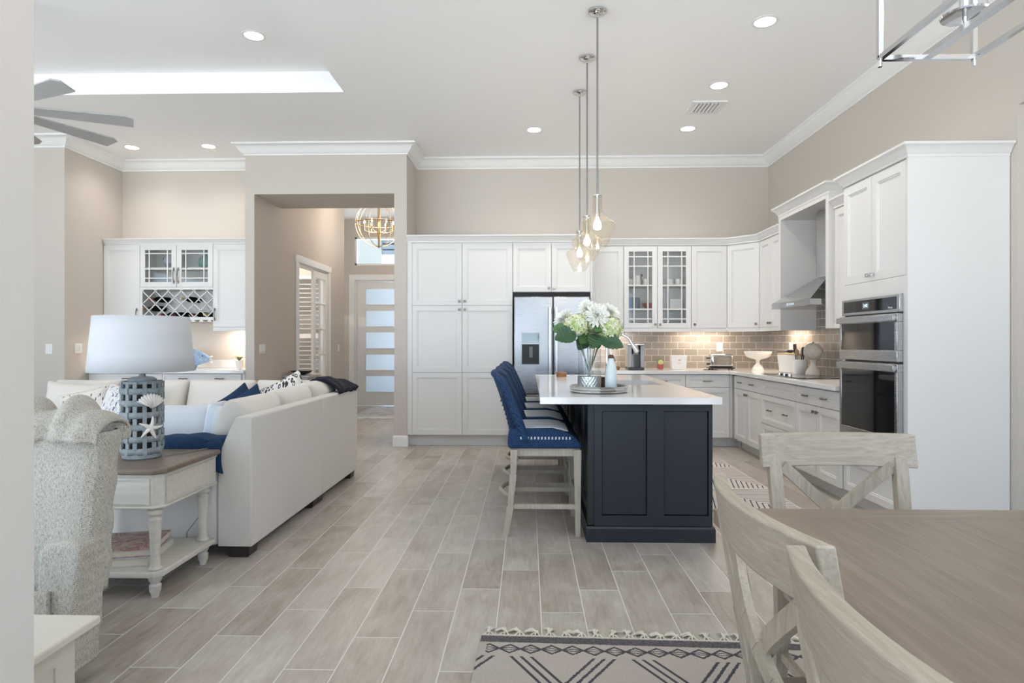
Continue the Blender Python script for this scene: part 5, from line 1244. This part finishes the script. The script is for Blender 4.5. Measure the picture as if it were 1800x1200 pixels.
# blue knit throw over the near arm
def thr(u, v):
    x = X1-.150-1.01*(1-u); s = v*1.0
    # path over the arm: up the inside, over, down the outside
    pts = [(Y0+.19, .52), (Y0+.185, .66), (Y0+.155, .694), (Y0+.085, .702), (Y0+.01, .696), (Y0-.014, .665), (Y0-.02, .58), (Y0-.02, .53)]
    q = s*(len(pts)-1); i = min(int(q), len(pts)-2); f_ = q-i; y = pts[i][0]*(1-f_)+pts[i+1][0]*f_; z = pts[i][1]*(1-f_)+pts[i+1][1]*f_
    w_ = .006*math.sin(u*17+v*3) + .004*math.sin(u*41)
    if v > .75: z -= (.05*max(0, u-.82)/.18 - .02*math.sin(u*9))*(v-.75)*3
    x += .02*math.sin(v*6)*(1 if u > .9 else 0)
    return (x, y - (w_ if v > .6 else 0), z + (w_ if v < .75 else 0))
tag(MB().grid(thr, 60, 30).build('blue_throw', THROW, smooth=80, solid=.014), 'navy blue knit throw draped over the near sofa arm', 'throw blanket')
def thr2(u, v):
    pts = [(-.46, .62), (-.34, .80), (-.25, .895), (-.13, .905), (-.04, .86), (.0, .838), (.014, .815)]
    q = v*(len(pts)-1); i = min(int(q), len(pts)-2); f_ = q-i; x = X1+pts[i][0]*(1-f_)+pts[i+1][0]*f_; z = pts[i][1]*(1-f_)+pts[i+1][1]*f_
    return (x + .008*math.sin(u*19), Y1-.56+.56*u+.03*math.sin(v*5), z+.012+.03*math.sin(u*5.5+.4)*(1-v)**.5+.010*math.sin(u*22+v*4))
tag(MB().grid(thr2, 40, 30).build('midnight_throw', DKNAVYF, smooth=80, solid=.022), 'midnight blue knit throw over the far corner of the sofa back', 'throw blanket')

# ================================================================== END TABLE + LAMP
EX0, EX1, EY0, EY1 = -2.44, -1.79, 3.0, 3.545
t = T('end_table', 'antique white end table with brown top and turned legs beside the sofa', 'end table', (0, 0, 0))
def clip(x0, x1, y0, y1, c): return [(x0, y0), (x1-c, y0), (x1, y0+c), (x1, y1), (x0, y1)]
MB().prism(clip(EX0-.02, EX1+.02, EY0-.02, EY1+.02, .05), .612, .64).build('table_top', ENDTOP, t, bevel=.007, seg=3)
MB().prism(clip(EX0, EX1, EY0, EY1, .035), .45, .612).build('apron', ENDWHITE, t)
MB().prism(clip(EX0-.008, EX1+.008, EY0-.008, EY1+.008, .04), .444, .456).build('lower_moulding', ENDWHITE, t, bevel=.003)
MB().prism(clip(EX0-.006, EX1+.006, EY0-.006, EY1+.006, .04), .598, .612).build('upper_moulding', ENDWHITE, t, bevel=.003)
mb = MB(); shaker(mb, EX0+.09, EX1-.05, .465, .592, y=EY0-.006, t=.008, fr=.008); mb.build('drawer', ENDWHITE, t)
mb = MB(); mb.M = xf((EX1+.004, EY0+.05, 0), rz=R(90)); shaker(mb, 0, EY1-EY0-.08, .465, .592, y=-.002, t=.005, fr=.008); mb.build('side_panel', ENDWHITE, t)
MB().prism(clip(EX0, EX1, EY0, EY1, .035), .105, .135).build('lower_shelf', ENDWHITE, t, bevel=.005)
LP = [(.017, 0), (.019, .015), (.026, .03), (.028, .06), (.020, .07), (.030, .085), (.033, .10), (.033, .105)]
LP2 = [(.030, .135), (.033, .142), (.024, .155), (.024, .17), (.021, .20), (.029, .37), (.031, .385), (.022, .392), (.022, .40), (.035, .41), (.037, .422), (.033, .434), (.024, .44), (.024, .450)]
for x in (EX0+.045, EX1-.05):
    for y in (EY0+.045, EY1-.045): MB().lathe(LP, 22, (x, y, 0)).lathe(LP2, 22, (x, y, 0)).build('leg', ENDWHITE, t, smooth=40)
g = G('book_cover_pink'); n = g.noise(g.obj, 9, 3, .5, 2.0); BKC = g.set(col=g.ramp(n, (.35, (.50, .45, .38)), (.5, (.45, .20, .17)), (.56, (.14, .08, .08)), (.6, (.50, .36, .30))), rough=.3)
PAGES = mat('book_pages', (.66, .60, .50), .8)
def book(label, z, w, d, h, cover, rz, loc):
    t = T('book', label, 'book', (loc[0], loc[1], z), rz, 'books on end table shelf')
    MB().box(-w/2+.004, w/2-.004, -d/2+.004, d/2-.004, .003, h-.003).build('pages', PAGES, t); MB().box(-w/2, w/2, -d/2, d/2, 0, .003).box(-w/2, w/2, -d/2, d/2, h-.003, h).box(-w/2, -w/2+.003, -d/2, d/2, .003, h-.003).build('cover', cover, t)
book('lower grey-white coffee table book on the end table shelf', .1355, .30, .34, .042, mat('grey_cover', (.50, .53, .52), .4), R(10), (-2.08, 3.23))
book('upper coffee table book with pinkish cover on the end table shelf', .178, .30, .33, .036, BKC, R(14), (-2.09, 3.235))
g = G('weathered_blue_grey'); LB = g.set(col=g.mix(g.noise(g.obj, 60, 4), (.20, .235, .245), (.36, .40, .41)), rough=.7)
t = T('table_lamp', 'table lamp with white drum shade and blue-grey lattice base', 'lamp', (-2.065, 3.30, .6405))
mb = MB(); RB = .098
mb.lathe([(.001, 0), (.088, 0), (.094, .006), (.094, .024), (.088, .03), (.001, .03)], 36); mb.build('foot_disc', LB, t, smooth=40); mb = MB(); mb.lathe([(.062, .404), (.068, .408), (.068, .42), (.05, .430), (.018, .434), (.012, .455), (.001, .455)], 30); mb.build('neck_cap', LB, t, smooth=40)
mb = MB()
def ring(z0, z1, r, out):
    mb.grid(lambda u, v: ((r+out*math.cos(u*2*math.pi*7))*math.cos(2*math.pi*u), (r+out*math.cos(u*2*math.pi*7))*math.sin(2*math.pi*u), z0+(z1-z0)*v), 84, 2, cu=True)
for k in range(6): z = .028+k*.063; ring(z, z+.031, RB, .0035*(-1)**k)
ring(.395, .41, RB-.004, 0)
o = mb.build('lattice_rings', LB, t, smooth=60, solid=.006)
mb = MB()
for k in range(14):
    a = 2*math.pi*k/14; mb = MB(); mb.M = rotz(a)
    for j in range(12):
        s_ = .0045*math.cos(math.pi*j+math.pi*k*1.0)
        mb.box(RB-.005+s_*.8, RB+.003+s_*.8, -.0095, .0095, .025+j*.0318, .0252+(j+1)*.0318)
    mb.build('lattice_stave', LB, t)
MB().lathe([(.001, .03), (.05, .03), (.045, .39), (.001, .39)], 20).build('inner_core', mat('lamp_core', (.05, .045, .035), .8), t, smooth=50)
MB().lathe([(.0665, .0)], 4).v if False else None
MB().grid(lambda u, v: ((.252-.026*v)*math.cos(2*math.pi*u), (.252-.026*v)*math.sin(2*math.pi*u), .46+.292*v), 64, 4, cu=True).build('lamp_shade', SHADE, t, smooth=60, solid=.003)
MB().tube([(.227*math.cos(R(a)), 0, .74) for a in (0, 180)], .002, 5).tube([(0, 0, .45), (0, 0, .745)], .003, 6).build('shade_harp', NICKEL, t)
# shell and starfish on the base (front right)
for nm, zz, az in (('scallop_shell', .345, -35), ('starfish', .205, -38)):
    pass
SHM = mat('bleached_shell', (.78, .74, .68), .6)
mb = MB(); mb.M = rotz(R(-38)) @ Matrix.Translation((RB+.012, 0, .30)) @ Matrix.Rotation(R(90), 4, 'Y') @ rotz(R(180))
def shell(u, v):
    a = (u-.5)*R(120); r = .075*v*(1+.05*math.cos(u*math.pi*20)); return (r*math.cos(a)-.03, r*math.sin(a), .004+.020*math.sin(math.pi*v**.7)*(1+.15*math.cos(u*math.pi*20)))
mb.grid(shell, 61, 12).build('scallop_shell', SHM, t, smooth=80, solid=.002, label='bleached scallop shell')
mb = MB(); mb.M = rotz(R(-38)) @ Matrix.Translation((RB+.012, 0, .165)) @ Matrix.Rotation(R(90), 4, 'Y')
for k in range(5):
    a = R(k*72+20); mb.tube([(0, 0, 0), (.03*math.cos(a), .03*math.sin(a), .004), (.062*math.cos(a+.1), .062*math.sin(a+.1), 0)], [.013, .009, .003], 8)
mb.build('starfish', SHM, t, smooth=70, label='white starfish')
t = T('lamp_cord', 'thin cord hanging from the end table lamp', 'cord', (0, 0, 0)); MB().tube([(-1.96, 3.33, .644), (-1.90, 3.42, .645), (-1.86, 3.52, .646), (-1.85, 3.572, .643), (-1.85, 3.578, .60), (-1.86, 3.574, .40), (-1.90, 3.572, .25), (-1.97, 3.57, .16), (-1.98, 3.565, .02)], .0028, 6).build('cable', mat('grey_cable', (.22, .22, .21), .5), t, smooth=60)

# ================================================================== NEAR LEFT: SLIPCOVERED CHAIR, CONSOLE
t = T('slipcovered_chair', 'woven linen slipcovered chair with ruched top, seen from behind', 'chair', (0, 0, 0))
CXR, CY = -1.545, 2.20; CXL = -2.15
def backf(u, v):        # around the slab (closed in u), v bottom to top
    P_ = [(CXR-.03, CY), (CXR-.006, CY+.02), (CXR+.002, CY+.06), (CXR-.002, CY+.13), (CXR-.03, CY+.16), (CXL+.03, CY+.16), (CXL, CY+.13), (CXL, CY+.03), (CXL+.03, CY)]
    q = u*len(P_); i = int(q) % len(P_); f_ = q-int(q); a = P_[i]; b = P_[(i+1) % len(P_)]
    x = a[0]*(1-f_)+b[0]*f_; y = a[1]*(1-f_)+b[1]*f_; z = .33+.60*v
    lean = .05*(1-v); xs_ = -.045*(1-v)*(1 if x > -1.85 else 0)
    return (x+xs_+.004*math.sin(v*25+u*11), y+lean*0+.004*math.sin(v*9), z)
MB().grid(backf, 72, 24, cu=True).build('backrest', TWEED, t, smooth=70, solid=.008)
# ruched gathered top: rolled over with deep folds
def ru(u, v):
    x = CXL-.005+(CXR-CXL+.008)*u; a = math.pi*1.15*(v) - .1
    fold = .016*math.sin(u*24+v*2.5)+.010*math.sin(u*43-v*5)+.022*math.exp(-((u-.62)/.07)**2)*-1
    end = min(1, u/.06, (1-u)/.10+.25)**.5
    ry, rz_ = (.105+fold)*1.0, (.115+fold)*end
    droop = -.02*max(0, (u-.86)/.14)**2
    return (x, CY+.075-ry*math.cos(a)*.95, .915+rz_*math.sin(a)+droop - .015*v*math.sin(u*30))
MB().grid(ru, 90, 30).build('ruched_top', TWEED, t, smooth=80, solid=.010)
MB().box(CXL, CXR-.02, CY+.01, CY+.15, .90, .99).build('top_padding', TWEED, t, bevel=.03, seg=4)
# seat block and the skirt corner at the right
MB().prism([(-2.12, CY+.12), (-1.60, CY+.12), (-2.0, CY+.55), (-2.52, CY+.55)], .16, .52).build('seat', TWEED, t, bevel=.035, seg=4)
mb = MB(); mb.prism([(-1.735, .08), (-1.60, .08), (-1.565, .545), (-1.60, .565), (-1.69, .548), (-1.715, .525)], CY-.055, CY+.10, 'y'); mb.build('skirt_corner', TWEED, t, bevel=.016, seg=3)
mb = MB(); mb.prism([(-1.90, .15), (-1.595, .15), (-1.583, .505), (-1.90, .47)], CY-.05, CY-.02, 'y'); 
MB().box(-2.10, -1.665, CY-.075, CY-.055, .14, .39).build('tie_flap', TWEED, t, bevel=.006)
for x, y in ((-2.08, CY+.03), (-1.80, CY+.03), (-2.44, CY+.5), (-2.04, CY+.5)): MB().box(x-.02, x+.02, y-.02, y+.02, 0, .16).build('leg', LEGDARK, t)
t = T('low_cabinet', 'cream painted low cabinet corner at lower left edge', 'cabinet', (0, 0, 0))
CRP = paint('cream_cabinet_paint', (.66, .62, .55), .5, False)
bx(-2.0, -1.203, 1.06, 1.735, .465, .49).build('cabinet_top', CRP, t, bevel=.006, seg=3)
MB().box(-1.96, -1.252, 1.10, 1.69, .0, .465).build('carcass', CRP, t)
MB().box(-1.252, -1.246, 1.62, 1.69, .0, .465).box(-1.252, -1.246, 1.10, 1.17, .0, .465).box(-1.252, -1.246, 1.17, 1.62, .40, .465).box(-1.252, -1.246, 1.17, 1.62, .0, .07).build('side_frame', CRP, t)
